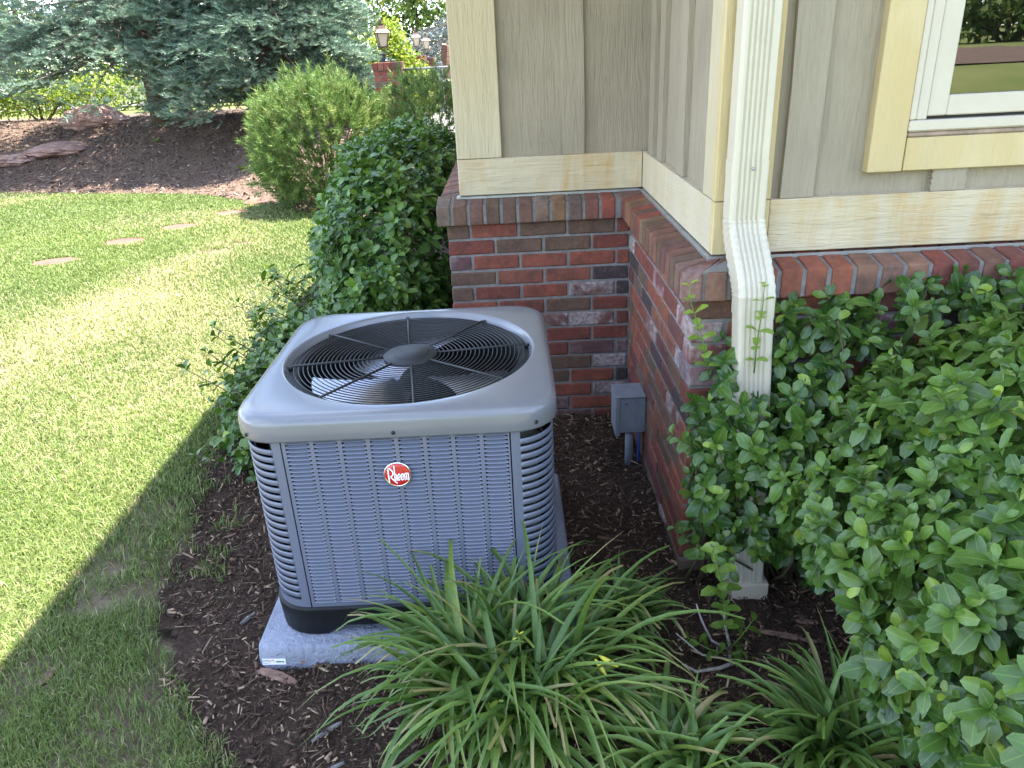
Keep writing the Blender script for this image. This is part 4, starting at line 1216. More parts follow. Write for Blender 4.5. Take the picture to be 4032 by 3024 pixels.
spout('elbow', pth, 1.025, crimp=0.035)
spout('elbow', [(0.006, yL, 0.956), (0.007, yL, 0.905)], 1.035)
spout('lower_pipe', [(0.006, yL, 0.93), (0.055, yL - 0.005, 0.03)], 1.0)
link('boot', box_mesh('boot', (0.0, yL - 0.050, -0.03), (0.112, yL + 0.045, 0.056), M['downspout'], 0.006, 2), ds)
for sx in (-0.018, 0.012):
    v, f = lathe([(0.0005, 0), (0.0042, 0), (0.003, 0.002), (0.0005, 0.0026)], 10)
    link('screw', pymesh('screw', v, f, M['downspout'], True), ds, None, (sx, yU - 0.058, 1.075), (R(105), 0, 0))
v, f = lathe([(0.0005, 0), (0.0048, 0), (0.004, 0.002), (0.0005, 0.0026)], 10)
link('screw', pymesh('screw', v, f, M['flashing'], True), ds, None, (0.004, yU - 0.0345, 1.268), (R(90), 0, 0))

# ================================================================== plants
def leaf_template(fold=0.18, droop=0.12, wmax=0.30, twist=0.0, asym=0.0):
    """obovate leaf of unit length along +x"""
    ts = [0.0, 0.26, 0.58, 0.87, 1.0]; ws = [0.0, 0.66, 1.0, 0.70, 0.0]
    V = []; mid = []; lf = []; rt = []
    for t, w in zip(ts, ws):
        z = -droop * t * t + 0.03 * math.sin(t * 5)
        mid.append(len(V)); V.append((t, 0, z))
        if w > 0:
            lf.append(len(V)); V.append((t + 0.02, w * wmax * (1 + asym * math.sin(t * 9)), z + fold * w * wmax + twist * w + 0.03 * math.sin(t * 11 + asym * 20))); rt.append(len(V)); V.append((t + 0.02 - asym * 0.1, -w * wmax * (1 - asym * math.cos(t * 8)), z + fold * w * wmax - twist * w + 0.03 * math.cos(t * 12 + asym * 9)))
    F = []
    for sd in (lf, rt):
        q = []
        q.append((mid[0], mid[1], sd[0]))
        for i in range(2): q += [(mid[i + 1], mid[i + 2], sd[i + 1]), (mid[i + 1], sd[i + 1], sd[i])]
        q.append((mid[3], mid[4], sd[2]))
        if sd is rt: q = [(a, c, b) for a, b, c in q]
        F += q
    return np.array(V), np.array(F)
LEAFS = [leaf_template(0.35, 0.12, 0.285, 0.0, 0.1), leaf_template(0.18, 0.30, 0.30, 0.05, -0.12), leaf_template(0.65, 0.04, 0.255, -0.04, 0.16), leaf_template(0.28, 0.42, 0.31, 0.0, -0.05)]
LEAF_E = [0.0 if abs(v[1]) < 1e-6 else 1.0 for v in LEAFS[0][0]]

def rosettes(P, D, pairs=(2, 4), size=0.05, spread=(38, 80), gap=0.014, light=None):
    """opposite leaf pairs round shoot tips -> T, frames*scale, var"""
    T = []; DL = []; UL = []; SZ = []; VR = []
    for i in range(len(P)):
        d = D[i] / np.linalg.norm(D[i]); a = np.cross(d, [0.3, 0.5, 0.81]); a /= np.linalg.norm(a); b = np.cross(d, a)
        n_ = random.randint(*pairs); ph = random.uniform(0, PI); lt = random.random() if light is None else light[i]
        for k in range(n_):
            el = R(spread[0] + (spread[1] - spread[0]) * k / max(1, n_ - 1) + random.uniform(-12, 12)); az = ph + k * PI / 2
            for s_ in (0, PI):
                az2 = az + s_ + random.uniform(-.35, .35)
                A = a * math.cos(az2) + b * math.sin(az2)
                dl = d * math.cos(el) + A * math.sin(el); dl = dl + np.array([0, 0, -0.12 * k])
                T.append(P[i] - d * gap * k); DL.append(dl); UL.append(d + 0.25 * np.array([0, 0, 1.0]))
                SZ.append(size * random.uniform(0.55, 1.25) * (0.72 if k == 0 else 1.0))
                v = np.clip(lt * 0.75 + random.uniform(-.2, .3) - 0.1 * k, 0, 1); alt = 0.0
                if k == 0 and random.random() < 0.22: alt = random.uniform(0.1, 0.45)
                if random.random() < 0.018: alt = random.uniform(0.5, 0.95)
                VR.append((v, alt, 0))
    T = np.array(T); DL = np.array(DL); UL = np.array(UL); SZ = np.array(SZ)
    Fm = frames(DL, UL, rng.normal(0, 0.25, len(T)))
    return T, Fm, SZ, np.array(VR)

def leafy(parent, T, Fm, SZ, VR, mat_, n_parts=300, cell=10, part_name='leaf'):
    """the leaves that show largest become parts; the rest one mass"""
    n = len(T)
    C = T + Fm[:, :, 0] * SZ[:, None] * 0.5
    px, py, d = project(C)
    vis = (px > -5) & (px < 1030) & (py > -5) & (py < 773)
    key = {}
    order = np.argsort(d)
    for i in order:
        if not vis[i]: continue
        k = (int(px[i] // cell), int(py[i] // cell))
        if k not in key: key[k] = i
    cand = sorted(key.values(), key=lambda i: -SZ[i] / d[i])[:n_parts]
    is_part = np.zeros(n, bool); is_part[cand] = True
    # parts: shared meshes (shape x tone)
    cache = {}
    for i in cand:
        sh = i % 4; tone = int(min(5, VR[i, 0] * 6)); alt = int(VR[i, 1] * 3.99)
        kk = (sh, tone, alt)
        if kk not in cache:
            tv, tf = LEAFS[sh]
            cache[kk] = npmesh(part_name, tv, tf, mat_, np.stack([np.full(len(tv), (tone + 0.5) / 6), np.full(len(tv), alt / 3.3), LEAF_E], 1), True)
        o = link(part_name, cache[kk], parent)
        m4 = Matrix.Identity(4)
        for a in range(3):
            for b in range(3): m4[a][b] = Fm[i, a, b] * SZ[i]
            m4[a][3] = T[i, a]
        o.matrix_local = parent.matrix_basis.inverted() @ m4
    rest = ~is_part
    Vs = []; Fs = []; vs = []; off = 0
    for sh in range(4):
        m_ = rest & (np.arange(n) % 4 == sh)
        if not m_.any(): continue
        V, F, vv = scatter(LEAFS[sh][0], LEAFS[sh][1], Fm[m_] * SZ[m_][:, None, None], T[m_], VR[m_])
        vv[:, 2] = np.tile(LEAF_E, int(m_.sum())); Vs.append(V); Fs.append(F + off); vs.append(vv); off += len(V)
    V = np.concatenate(Vs) - np.array(parent.location)
    o = link('foliage', npmesh('foliage', V, np.concatenate(Fs), mat_, np.concatenate(vs), True), parent)
    o['kind'] = 'stuff'
    return o

def stems_mesh(parent, pairs_, r0=0.006, r1=0.002, m='stem_brown', name='stems', bend=0.06):
    parts = []
    for a, b in pairs_:
        a = Vector(a); b = Vector(b); pts = []
        w = Vector((random.uniform(-1, 1), random.uniform(-1, 1), random.uniform(-.3, .6))) * bend
        for i in range(5):
            t = i / 4; pts.append(a.lerp(b, t) + w * math.sin(PI * t) - Vector(parent.location))
        parts.append(tube_np(pts, [r0 + (r1 - r0) * i / 4 for i in range(5)], 5))
    V, F = merge(parts)
    return link(name, pymesh(name, V, F, M[m], True), parent)

def shell(c, r, p_, n, zmin=0.03, jit=0.06):
    """random points on a superellipsoid with outward directions"""
    u = unit(n * 2); c = np.array(c); r = np.array(r)
    k = (np.abs(u) ** p_).sum(1) ** (-1 / p_)
    P = u * k[:, None] * r
    N = np.sign(u) * np.abs(u * k[:, None]) ** (p_ - 1) / r; N /= np.linalg.norm(N, axis=1, keepdims=True)
    lump = 1 + jit * 1.6 * (fbm(P[:, 0] * 5 + 7 + P[:, 2] * 3, P[:, 1] * 5 + P[:, 2] * 4, 5) - 0.5) * 2
    P = c + P * lump[:, None]
    m_ = P[:, 2] > zmin
    return P[m_][:n], N[m_][:n]

# ---------------- right-hand euonymus shrub in front of the window wall
sh = empty('broadleaf_shrub', (1.05, -1.85, 0))
tag(sh, 'large glossy broadleaf evergreen shrub growing below the window and around the downspout', 'shrub')
P, N = shell((1.10, -1.84, 0.43), (0.90, 0.78, 0.56), 2.5, 3100)
P[:, 0] += 0.26 * np.clip(0.45 - P[:, 2], 0, 0.42) / 0.42 * (P[:, 0] < 0.9)
px, py, d = project(P); tocam = np.array(CAM_LOC) - P; tocam /= np.linalg.norm(tocam, axis=1, keepdims=True)
k = ((N * tocam).sum(1) > -0.25) & (px > -60) & (px < 1110) & (py < 840) & (P[:, 1] < -1.16)
P, N = P[k], N[k]
Dr = N * 0.7 + np.array([-0.1, -0.25, 0.55]) + rng.normal(0, 0.30, P.shape)
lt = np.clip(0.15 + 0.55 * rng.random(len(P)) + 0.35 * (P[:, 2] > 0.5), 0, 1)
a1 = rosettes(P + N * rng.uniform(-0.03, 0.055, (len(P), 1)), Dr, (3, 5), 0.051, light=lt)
a2 = rosettes(P - N * rng.uniform(0.07, 0.16, (len(P), 1)), Dr, (2, 3), 0.050, light=lt * 0.35)  # inner leaves toned darker, shade within the shrub put into colour
# layer against the brick, climbing round the downspout
nW = 1000
W = np.stack([rng.uniform(-0.02, 1.7, nW), -1.165 - 0.16 * rng.random(nW) ** 1.4, 0.06 + 0.97 * rng.random(nW)], 1)
lim = np.interp(W[:, 0], [-0.02, 0.08, 0.25, 0.6, 1.6], [0.55, 0.90, 0.92, 0.96, 1.04]); W = W[W[:, 2] < lim]
px, py, d = project(W)
# keep the upper and lowest stretch of the downspout free
dsx = np.abs(W[:, 0] - (0.134 + (0.95 - W[:, 2]) * 0.055)) < 0.055
W = W[~(dsx & ((W[:, 2] > 0.74) | (W[:, 2] < 0.16)))]
nF = 300
W2 = np.stack([rng.uniform(-0.01, 0.55, nF), -1.285 - 0.17 * rng.random(nF), rng.uniform(0.14, 0.76, nF)], 1)
top2 = np.interp(W2[:, 0], [-0.01, 0.06, 0.10, 0.20, 0.26, 0.55], [0.55, 0.72, 0.70, 0.68, 0.82, 0.85]); bot2 = np.interp(W2[:, 0], [-0.01, 0.1, 0.25, 0.3], [0.24, 0.24, 0.20, 0.16])
W2 = W2[(W2[:, 2] < top2) & (W2[:, 2] > bot2)]
W = np.concatenate([W, W2])
a3 = rosettes(W, np.array([-0.25, -0.75, 0.5]) + rng.normal(0, 0.35, W.shape), (2, 4), 0.050, light=0.15 + 0.5 * rng.random(len(W)))
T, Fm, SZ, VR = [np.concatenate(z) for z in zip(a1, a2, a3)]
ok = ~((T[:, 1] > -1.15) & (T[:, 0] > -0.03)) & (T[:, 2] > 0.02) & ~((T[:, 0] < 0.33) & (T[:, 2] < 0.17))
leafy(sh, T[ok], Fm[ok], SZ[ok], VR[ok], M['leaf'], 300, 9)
roots = [(0.55 + 0.9 * random.random(), -1.4 - 0.6 * random.random(), 0.0) for _ in range(10)]
prs = []
for i in range(0, len(P), 14): prs.append((random.choice(roots), tuple(P[i] - N[i] * 0.03)))
for i in range(0, len(W), 10): prs.append(((W[i][0] + random.uniform(-.1, .25), -1.22, 0.0), tuple(W[i])))
stems_mesh(sh, prs, 0.006, 0.0018)
def shoot(parent, pts, n_pairs, size, mat_, tone=0.7, alt=0.8, stem='stem_green', r=0.0022, tipbig=False):
    pts = [np.array(p, float) for p in pts]
    v, f = tube_np([tuple(p - np.array(parent.location)) for p in pts], [r * (1.0 - 0.5 * i / (len(pts) - 1)) for i in range(len(pts))], 6)
    link('stem', pymesh('stem', v, f, M[stem], True), parent)
    seg = np.array(pts); L_ = np.concatenate([[0], np.cumsum(np.linalg.norm(np.diff(seg, axis=0), axis=1))])
    for k in range(n_pairs):
        t = (0.15 + 0.85 * k / max(1, n_pairs - 1)) * L_[-1]
        p = np.array([np.interp(t, L_, seg[:, j]) for j in range(3)]); q = np.array([np.interp(min(t + 0.01, L_[-1]), L_, seg[:, j]) for j in range(3)]) - np.array([np.interp(t - 0.01, L_, seg[:, j]) for j in range(3)])
        q /= np.linalg.norm(q)
        a = np.cross(q, [0.2, 0.9, 0.3]); a /= np.linalg.norm(a); b = np.cross(q, a)
        for s_ in (0, PI):
            az = k * PI / 2 + s_ + random.uniform(-.4, .4); A = a * math.cos(az) + b * math.sin(az)
            dl = q * 0.45 + A * 0.9
            fm = frames(dl[None], q[None])[0]; sz = size * random.uniform(0.8, 1.15) * (0.6 + 0.4 * math.sin(PI * (0.15 + 0.8 * k / max(1, n_pairs - 1))))
            tv, tf = LEAFS[random.randrange(4)]
            tv2 = tv.copy(); tv2[:, 1] *= 1.25
            me = npmesh('leaf', tv2 @ (fm * sz).T, tf, mat_, np.stack([np.full(len(tv), min(1, tone + random.uniform(-.15, .15))), np.full(len(tv), max(0, min(1, alt * (0.35 + 0.65 * k / n_pairs) + random.uniform(-.05, .1)))), LEAF_E], 1), True)
            link('leaf', me, parent, None, tuple(p - np.array(parent.location)))
shoot(sh, [(0.045, -1.20, 0.70), (0.02, -1.205, 0.82), (-0.02, -1.215, 0.93), (-0.03, -1.22, 0.985)], 7, 0.042, M['leaf'], 0.85, 1.0)
shoot(sh, [(0.135, -1.30, 0.76), (0.132, -1.31, 0.86), (0.137, -1.315, 0.95), (0.136, -1.315, 1.005)], 6, 0.036, M['leaf'], 0.85, 1.0)
shoot(sh, [(0.10, -1.25, 0.45), (0.03, -1.26, 0.50), (-0.03, -1.27, 0.54), (-0.07, -1.275, 0.575)], 6, 0.042, M['leaf'], 0.35, 0.1, 'stem_brown')
shoot(sh, [(0.16, -1.25, 0.10), (0.06, -1.26, 0.15), (-0.01, -1.27, 0.215), (-0.05, -1.275, 0.26)], 7, 0.045, M['leaf'], 0.3, 0.05, 'stem_brown')

# ---------------- clipped hedge along the side wall
hd = empty('hedge', (-1.2, 1.75, 0))
tag(hd, 'tall rounded dark green hedge against the side wall behind the condenser', 'hedge')
P, N = shell((-1.18, 1.80, 0.46), (0.42, 1.50, 0.68), 2.4, 2200)
px, py, d = project(P); tocam = np.array(CAM_LOC) - P; tocam /= np.linalg.norm(tocam, axis=1, keepdims=True)
k = ((N * tocam).sum(1) > -0.2) & (P[:, 0] < -0.79)
P, N = P[k], N[k]
Dr = N * 0.8 + np.array([-0.1, -0.15, 0.6]) + rng.normal(0, 0.3, P.shape)
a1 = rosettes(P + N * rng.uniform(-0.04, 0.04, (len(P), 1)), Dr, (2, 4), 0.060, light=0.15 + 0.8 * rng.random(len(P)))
a2 = rosettes(P - N * rng.uniform(0.06, 0.14, (len(P), 1)), Dr, (2, 2), 0.064, light=0.25 * rng.random(len(P)))  # deeper hedge leaves darkened in tone, painting the shade inside
T, Fm, SZ, VR = [np.concatenate(z) for z in zip(a1, a2)]
ok = (T[:, 0] < -0.785) & (T[:, 2] > 0.02)
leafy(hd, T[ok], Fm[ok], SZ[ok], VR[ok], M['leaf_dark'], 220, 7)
stems_mesh(hd, [((-1.15 + random.uniform(-.15, .15), random.uniform(0.6, 2.8), 0.0), tuple(P[i] - N[i] * 0.05)) for i in range(0, len(P), 30)], 0.007, 0.002)

# ---------------- low sprawling shrub left of the condenser
ls = empty('low_shrub', (-1.45, 0.3, 0))
tag(ls, 'low sprawling leafy shrub between the condenser and the lawn', 'shrub')
P, N = shell((-1.43, 0.42, 0.08), (0.42, 0.90, 0.30), 2.2, 900)
k = (P[:, 0] < -0.8) & ~((P[:, 0] > -1.28) & (P[:, 1] < -0.52))
P, N = P[k], N[k]
Dr = N * 0.6 + np.array([-0.15, -0.15, 0.7]) + rng.normal(0, 0.35, P.shape)
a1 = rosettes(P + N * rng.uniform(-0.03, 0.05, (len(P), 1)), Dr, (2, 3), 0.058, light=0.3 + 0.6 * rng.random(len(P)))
a2 = rosettes(P - N * rng.uniform(0.05, 0.12, (len(P), 1)), Dr, (1, 2), 0.048, light=0.2 * rng.random(len(P)))  # inner layer darker, its shade put into the leaf tone
# upright sprigs on the lawn side
SP = []; SD = []; prs = []
for i in range(54):
    y = random.uniform(-0.55, 1.35); b = np.array([-1.45 + random.uniform(-.1, .1), y + random.uniform(-.1, .15), 0.03])
    tip = np.array([np.interp(y, [-0.55, 0.2, 1.35], [-1.73, -1.84, -1.86]) + random.uniform(-.10, .16), y, random.uniform(0.16, 0.48)])
    if tip[1] < -0.45: tip[2] *= 0.6
    dv = tip - b; prs.append((tuple(b), tuple(tip)))
    for t in np.linspace(0.35, 1.0, 5):
        SP.append(b + dv * t); SD.append(dv / np.linalg.norm(dv) + np.array([0, 0, 0.35]) + rng.normal(0, .15, 3))
a3 = rosettes(np.array(SP), np.array(SD), (1, 2), 0.060, (50, 75), 0.012, light=0.35 + 0.5 * rng.random(len(SP)))
T, Fm, SZ, VR = [np.concatenate(z) for z in zip(a1, a2, a3)]
ok = (T[:, 2] > 0.02) & ~((T[:, 0] > -1.24) & (T[:, 1] < -0.55))
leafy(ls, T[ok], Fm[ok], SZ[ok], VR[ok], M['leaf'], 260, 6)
stems_mesh(ls, prs + [((-1.4 + random.uniform(-.1, .1), random.uniform(-0.1, 1.0), 0.0), tuple(P[i])) for i in range(0, len(P), 12)], 0.004, 0.0016)
tv, tf = LEAFS[3]
o = link('dead_leaf', npmesh('dead_leaf', tv * 0.06, tf, simple('dead_leaf_tan', (0.36, 0.24, 0.13), 0.7, 0.3, nscale=60)), ls, None, (-0.24, -0.02, 0.36), (R(20), R(70), R(30)))
o['label'] = 'curled tan dead leaf caught in the shrub'

# ---------------- daylilies
def lily_leaf(base, az, L_, up, curl, w, blunt, tone, alt, side=0.0):
    n = 11; P = np.array(base, float); V = []; F = []
    el = up; a = az
    st = L_ / (n - 1); pts = []
    for i in range(n):
        pts.append((P.copy(), a, el))
        d = np.array([math.cos(a) * math.cos(el), math.sin(a) * math.cos(el), math.sin(el)])
        P = P + d * st
        el -= curl * (0.35 + 1.3 * i / n); a += side / n
        el = max(el, R(-86))
        if P[2] < 0.02: P[2] = 0.02; el = max(el, R(-3))
    for i, (p, a_, e_) in enumerate(pts):
        t = i / (n - 1)
        wd = w * (0.75 + 0.45 * math.sin(PI * min(1, t * 1.1))) * (1.0 if t < 0.55 else (1 - (t - 0.55) / 0.45 * (0.35 if blunt else 0.97)))
        s_ = np.array([-math.sin(a_), math.cos(a_), 0.0])
        up_ = np.array([-math.cos(a_) * math.sin(e_), -math.sin(a_) * math.sin(e_), math.cos(e_)])
        k = 0.32
        V += [p + s_ * wd / 2 + up_ * wd * k, p, p - s_ * wd / 2 + up_ * wd * k]
    for i in range(n - 1):
        b = i * 3; F += [(b, b + 1, b + 4, b + 3), (b + 1, b + 2, b + 5, b + 4)]
    V = np.array(V); ts = np.repeat(np.linspace(0, 1, n), 3)
    var = np.stack([np.clip(tone + 0.25 * ts - 0.1, 0, 1), np.clip(alt + 0.25 * np.maximum(0, ts - 0.7), 0, 1), ts * 0], 1)
    return V, np.array(F), var
def daylily(label, cx, cy, n, rad, L0, L1, seed, dark=0.0, bias=None):
    r = random.Random(seed)
    root = empty('daylily', (cx, cy, 0.02))
    tag(root, label, 'daylily', 'daylily clumps in the mulch bed')
    Vs = []; Fs = []; vs = []; off = 0
    for i in range(n):
        a = r.uniform(0, 2 * PI)
        if bias is not None and r.random() < bias[1]: a = bias[0] + r.gauss(0, 0.7)
        rr = rad * math.sqrt(r.random()); a0 = r.uniform(0, 2 * PI)
        L_ = r.uniform(L0, L1) * (1.0 if r.random() < 0.8 else 0.7); inner = r.random()
        up = R(r.uniform(58, 88) if inner < 0.78 else r.uniform(30, 60))
        curl = R(r.uniform(10.5, 18.5)) * (1.0 if L_ > L0 else 0.7)
        if r.random() < 0.10: curl *= 0.35
        V, F, var = lily_leaf((rr * math.cos(a0), rr * math.sin(a0), -0.01), a, L_, up, curl, r.uniform(0.0105, 0.0175), r.random() < 0.38, np.clip(r.random() * 0.8 - dark, 0, 1), 0.0 if r.random() < 0.8 else r.uniform(0.1, 0.5), r.uniform(-.6, .6))
        if r.random() < 0.05: var[:, 2] = np.clip(var[:, 2] + r.uniform(0.4, 1.0), 0, 1)
        elif r.random() < 0.3: var[-6:, 2] = r.uniform(0.3, 0.9)
        if len(root.children) < 300:
            link('leaf', npmesh('leaf', V, F, M['lily'], var, True), root)
        else:
            Vs.append(V); Fs.append(F + off); vs.append(var); off += len(V)
    if Vs: link('foliage', npmesh('foliage', np.concatenate(Vs), np.concatenate(Fs), M['lily'], np.concatenate(vs), True), root)['kind'] = 'stuff'
    return root
big = daylily('largest arching daylily clump in front of the condenser, with yellow buds', -0.545, -1.72, 430, 0.16, 0.36, 0.62, 1, 0.0)
daylily('smaller dark daylily clump between the condenser and the twiggy sprout', -0.235, -1.43, 130, 0.05, 0.14, 0.27, 2, 0.3)
daylily('daylily clump along the bottom edge, right of the largest one', -0.18, -1.93, 210, 0.08, 0.18, 0.33, 3, 0.05)
daylily('spreading daylily clump at the foot of the right shrub', 0.20, -1.90, 160, 0.06, 0.22, 0.42, 4, 0.05)
def bud(parent, base, path, buds, m_b):
    pts = [tuple(np.array(p) - np.array(parent.location)) for p in path]
    v, f = tube_np(pts, [0.0026] * (len(pts) - 1) + [0.0018], 6)
    st = link('flower_stalk', pymesh('flower_stalk', v, f, M['stem_green'], True), parent)
    for (p, d, L_) in buds:
        d = Vector(d).normalized(); p = Vector(p) - Vector(parent.location)
        rr = [0.0016, 0.0042, 0.0052, 0.0056, 0.0050, 0.0034, 0.0008]
        v, f = tube_np([tuple(p + d * L_ * i / 6) for i in range(7)], [x * L_ / 0.045 for x in rr], 8)
        link('bud', pymesh('bud', v, f, m_b, True), st)
M['bud'] = simple('yellow_bud', (0.55, 0.50, 0.06), 0.45, 0.4, nscale=60, namp=0.25)
bud(big, None, [(-0.50, -1.72, 0.03), (-0.44, -1.74, 0.20), (-0.38, -1.77, 0.27), (-0.33, -1.80, 0.285)], [((-0.335, -1.80, 0.285), (0.8, -0.35, -0.35), 0.05), ((-0.345, -1.805, 0.28), (0.5, -0.5, -0.6), 0.045)], M['bud'])
bud(big, None, [(-0.52, -1.70, 0.03), (-0.515, -1.72, 0.2), (-0.52, -1.73, 0.30)], [((-0.52, -1.73, 0.298), (-0.3, -0.3, 0.8), 0.018), ((-0.518, -1.732, 0.298), (0.5, -0.3, 0.6), 0.018), ((-0.522, -1.735, 0.290), (-0.6, -0.5, 0.2), 0.016)], M['bud'])

# ---------------- young sprout with dead grey branches
sp = empty('sapling', (0.055, -1.56, 0.02))
tag(sp, 'small leafy sprout with bare grey branches in dark mulch between daylilies and shrub', 'sapling')
parts = []
for pts, r_ in [([(0.055, -1.56, 0.0), (0.05, -1.555, 0.06), (0.035, -1.55, 0.13), (0.03, -1.545, 0.17)], 0.006), ([(0.05, -1.555, 0.05), (0.0, -1.55, 0.08), (-0.03, -1.545, 0.15), (-0.045, -1.54, 0.20)], 0.0045), ([(0.05, -1.56, 0.02), (-0.03, -1.57, 0.05), (-0.10, -1.56, 0.12)], 0.004), ([(0.06, -1.565, 0.01), (0.02, -1.585, 0.015), (-0.05, -1.60, 0.02), (-0.085, -1.585, 0.035)], 0.007)]:
    V, F = tube_np([tuple(Vector(p) - Vector(sp.location)) for p in pts], [r_ * (1 - 0.55 * i / (len(pts) - 1)) for i in range(len(pts))], 6)
    link('branch', pymesh('branch', V, F, M['grey_branch'], True), sp)
shoot(sp, [(0.045, -1.555, 0.08), (0.03, -1.55, 0.18), (0.015, -1.545, 0.27), (-0.01, -1.54, 0.36)], 9, 0.050, M['leaf'], 0.7, 0.25)
shoot(sp, [(0.05, -1.555, 0.05), (0.08, -1.55, 0.09), (0.11, -1.545, 0.14)], 4, 0.042, M['leaf'], 0.6, 0.1)
shoot(sp, [(0.04, -1.56, 0.04), (-0.01, -1.56, 0.06), (-0.06, -1.55, 0.09)], 4, 0.042, M['leaf'], 0.6, 0.1)
shoot(sp, [(0.045, -1.56, 0.04), (0.06, -1.57, 0.05), (0.075, -1.575, 0.06)], 3, 0.042, M['leaf'], 0.55, 0.05)

# ================================================================== conifers and background
def needle_twig(n, L_, nl, w, ang, flat=1.0, up=0.3, seed=1):
    """twig along +x; needles are thin triangles"""
    r = random.Random(seed); V = []; F = []
    for i in range(n):
        t = (i + 0.5) / n * L_
        az = r.uniform(0, 2 * PI); A = np.array([0, math.cos(az), math.sin(az) * flat + up]); A /= np.linalg.norm(A)
        d = np.array([math.cos(ang), 0, 0]) + A * math.sin(ang)
        if i > n - 4: d = d * 0.5 + np.array([0.8, 0, 0.1])
        p = np.array([t, 0, 0]); q = np.cross(d, unit(1)[0]); q /= np.linalg.norm(q)
        ll = nl * r.uniform(0.8, 1.15); k = len(V)
        V += [p + q * w / 2, p - q * w / 2, p + d * ll]; F.append((k, k + 1, k + 2))
    return np.array(V), np.array(F)

def limbs(name, parent, curves, m):
    parts = [tube_np(c, rr, 6) for c, rr in curves]
    V, F = merge(parts)
    return link(name, pymesh(name, V, F, M[m], True), parent)

def fir(label, cx, cy, H, Rad, zlow, nb, ntw, tw, m, seed, group='conifers on the bank', name='fir_tree', lit=0.5, up=(0.1, 0.5), droop=0.35, tscale=1.0, az_focus=None):
    r = np.random.default_rng(seed)
    z0 = float(height(cx, cy))
    root = empty(name, (cx, cy, z0)); tag(root, label, 'tree', group)
    v, f = tube_np([(0, 0, -0.2), (0.01, 0.02, H * 0.25), (-0.02, 0.0, H * 0.6), (0, 0, H)], [0.17, 0.13, 0.08, 0.02], 10)
    link('trunk', pymesh('trunk', v, f, M['bark'], True), root)
    cur = []; Ts = []; Ds = []; vr = []
    for b in range(nb):
        low = b < nb * 0.62
        zb = r.uniform(zlow, 2.4) if low else r.uniform(2.2, H * 0.95)
        az = r.uniform(0, 2 * PI)
        Lb = Rad * (1 - zb / H) ** 0.95 * r.uniform(0.72, 1.12)
        if Lb < 0.15: continue
        rise = r.uniform(-0.05, 0.2) * Lb; sag = droop * Lb * r.uniform(0.6, 1.3)
        dx, dy = math.cos(az), math.sin(az)
        def pt(t): return np.array([dx * Lb * t, dy * Lb * t, zb + rise * t - sag * t * t * 0.9 + 0.12 * Lb * max(0, t - 0.75)])
        cur.append(([tuple(pt(t)) for t in (0, .3, .55, .8, 1.0)], [0.022, 0.016, 0.011, 0.007, 0.003]))
        k = int(ntw * (1.0 if low else 0.30) * (0.5 + 0.5 * Lb / Rad))
        t = r.beta(2.2, 1.1, k) * 0.85 + 0.15
        lat = r.normal(0, 1, k) * 0.20 * Lb * (1.15 - 0.8 * t)
        base = np.stack([dx * Lb * t, dy * Lb * t, zb + rise * t - sag * t * t * 0.9 + 0.12 * Lb * np.maximum(0, t - 0.75)], 1)
        pos = base + np.stack([-dy * lat, dx * lat, -0.25 * np.abs(lat) + r.normal(0, 0.035, k)], 1)
        d = np.stack([dx * 0.8 - dy * np.sign(lat) * r.uniform(0.1, 1.0, k), dy * 0.8 + dx * np.sign(lat) * r.uniform(0.1, 1.0, k), r.uniform(-0.35, 0.25, k)], 1) + r.normal(0, 0.2, (k, 3))
        Ts.append(pos); Ds.append(d)
        tipness = np.clip((t - 0.35) * 1.3, 0, 1)
        bt = r.random()
        vr.append(np.stack([np.clip(0.15 + 0.5 * tipness + r.normal(0, 0.18, k) + 0.5 * (bt - 0.5), 0, 1), np.where(r.random(k) < 0.3 * tipness, r.uniform(0.1, 0.7, k) * lit, 0), np.zeros(k)], 1))  # outer twigs paler by lit: sunlight on the tips put into needle colour
    limbs('branches', root, cur, 'twig')['kind'] = 'stuff'
    T = np.concatenate(Ts); D = np.concatenate(Ds); vv = np.concatenate(vr)
    Fm = frames(D, None, r.normal(0, 0.5, len(T))) * (tscale * r.uniform(0.75, 1.3, len(T)))[:, None, None]
    V, F, va = scatter(tw[0], tw[1], Fm, T, vv)
    o = link('crown', npmesh('crown', V, F, M[m], va), root)
    return root
TW_FIR = needle_twig(26, 0.14, 0.058, 0.0105, R(60), 0.5, 0.5, 3)
fir('large blue-green fir with sunlit drooping branches on its right side', -4.15, 9.6, 8.0, 2.05, 0.50, 270, 64, TW_FIR, 'fir', 5, lit=0.9)
fir('blue-green fir with a visible bare trunk left of the larger one', -6.35, 10.4, 8.5, 2.7, 1.05, 230, 62, TW_FIR, 'fir', 6, lit=0.6)
fir('shadowy dark fir at the left edge of the picture', -10.3, 10.0, 8.0, 2.5, 1.35, 120, 50, TW_FIR, 'fir', 8, lit=0.3)
TW_SPR = needle_twig(22, 0.17, 0.040, 0.014, R(55), 1.0, 0.0, 4)
fir('grey-blue spruce with hanging pale tips behind the lanterns', 0.2, 19.5, 11.0, 4.6, 1.6, 170, 46, TW_SPR, 'spruce', 9, name='spruce_tree', lit=1.0, droop=0.5, tscale=1.25, group=None)

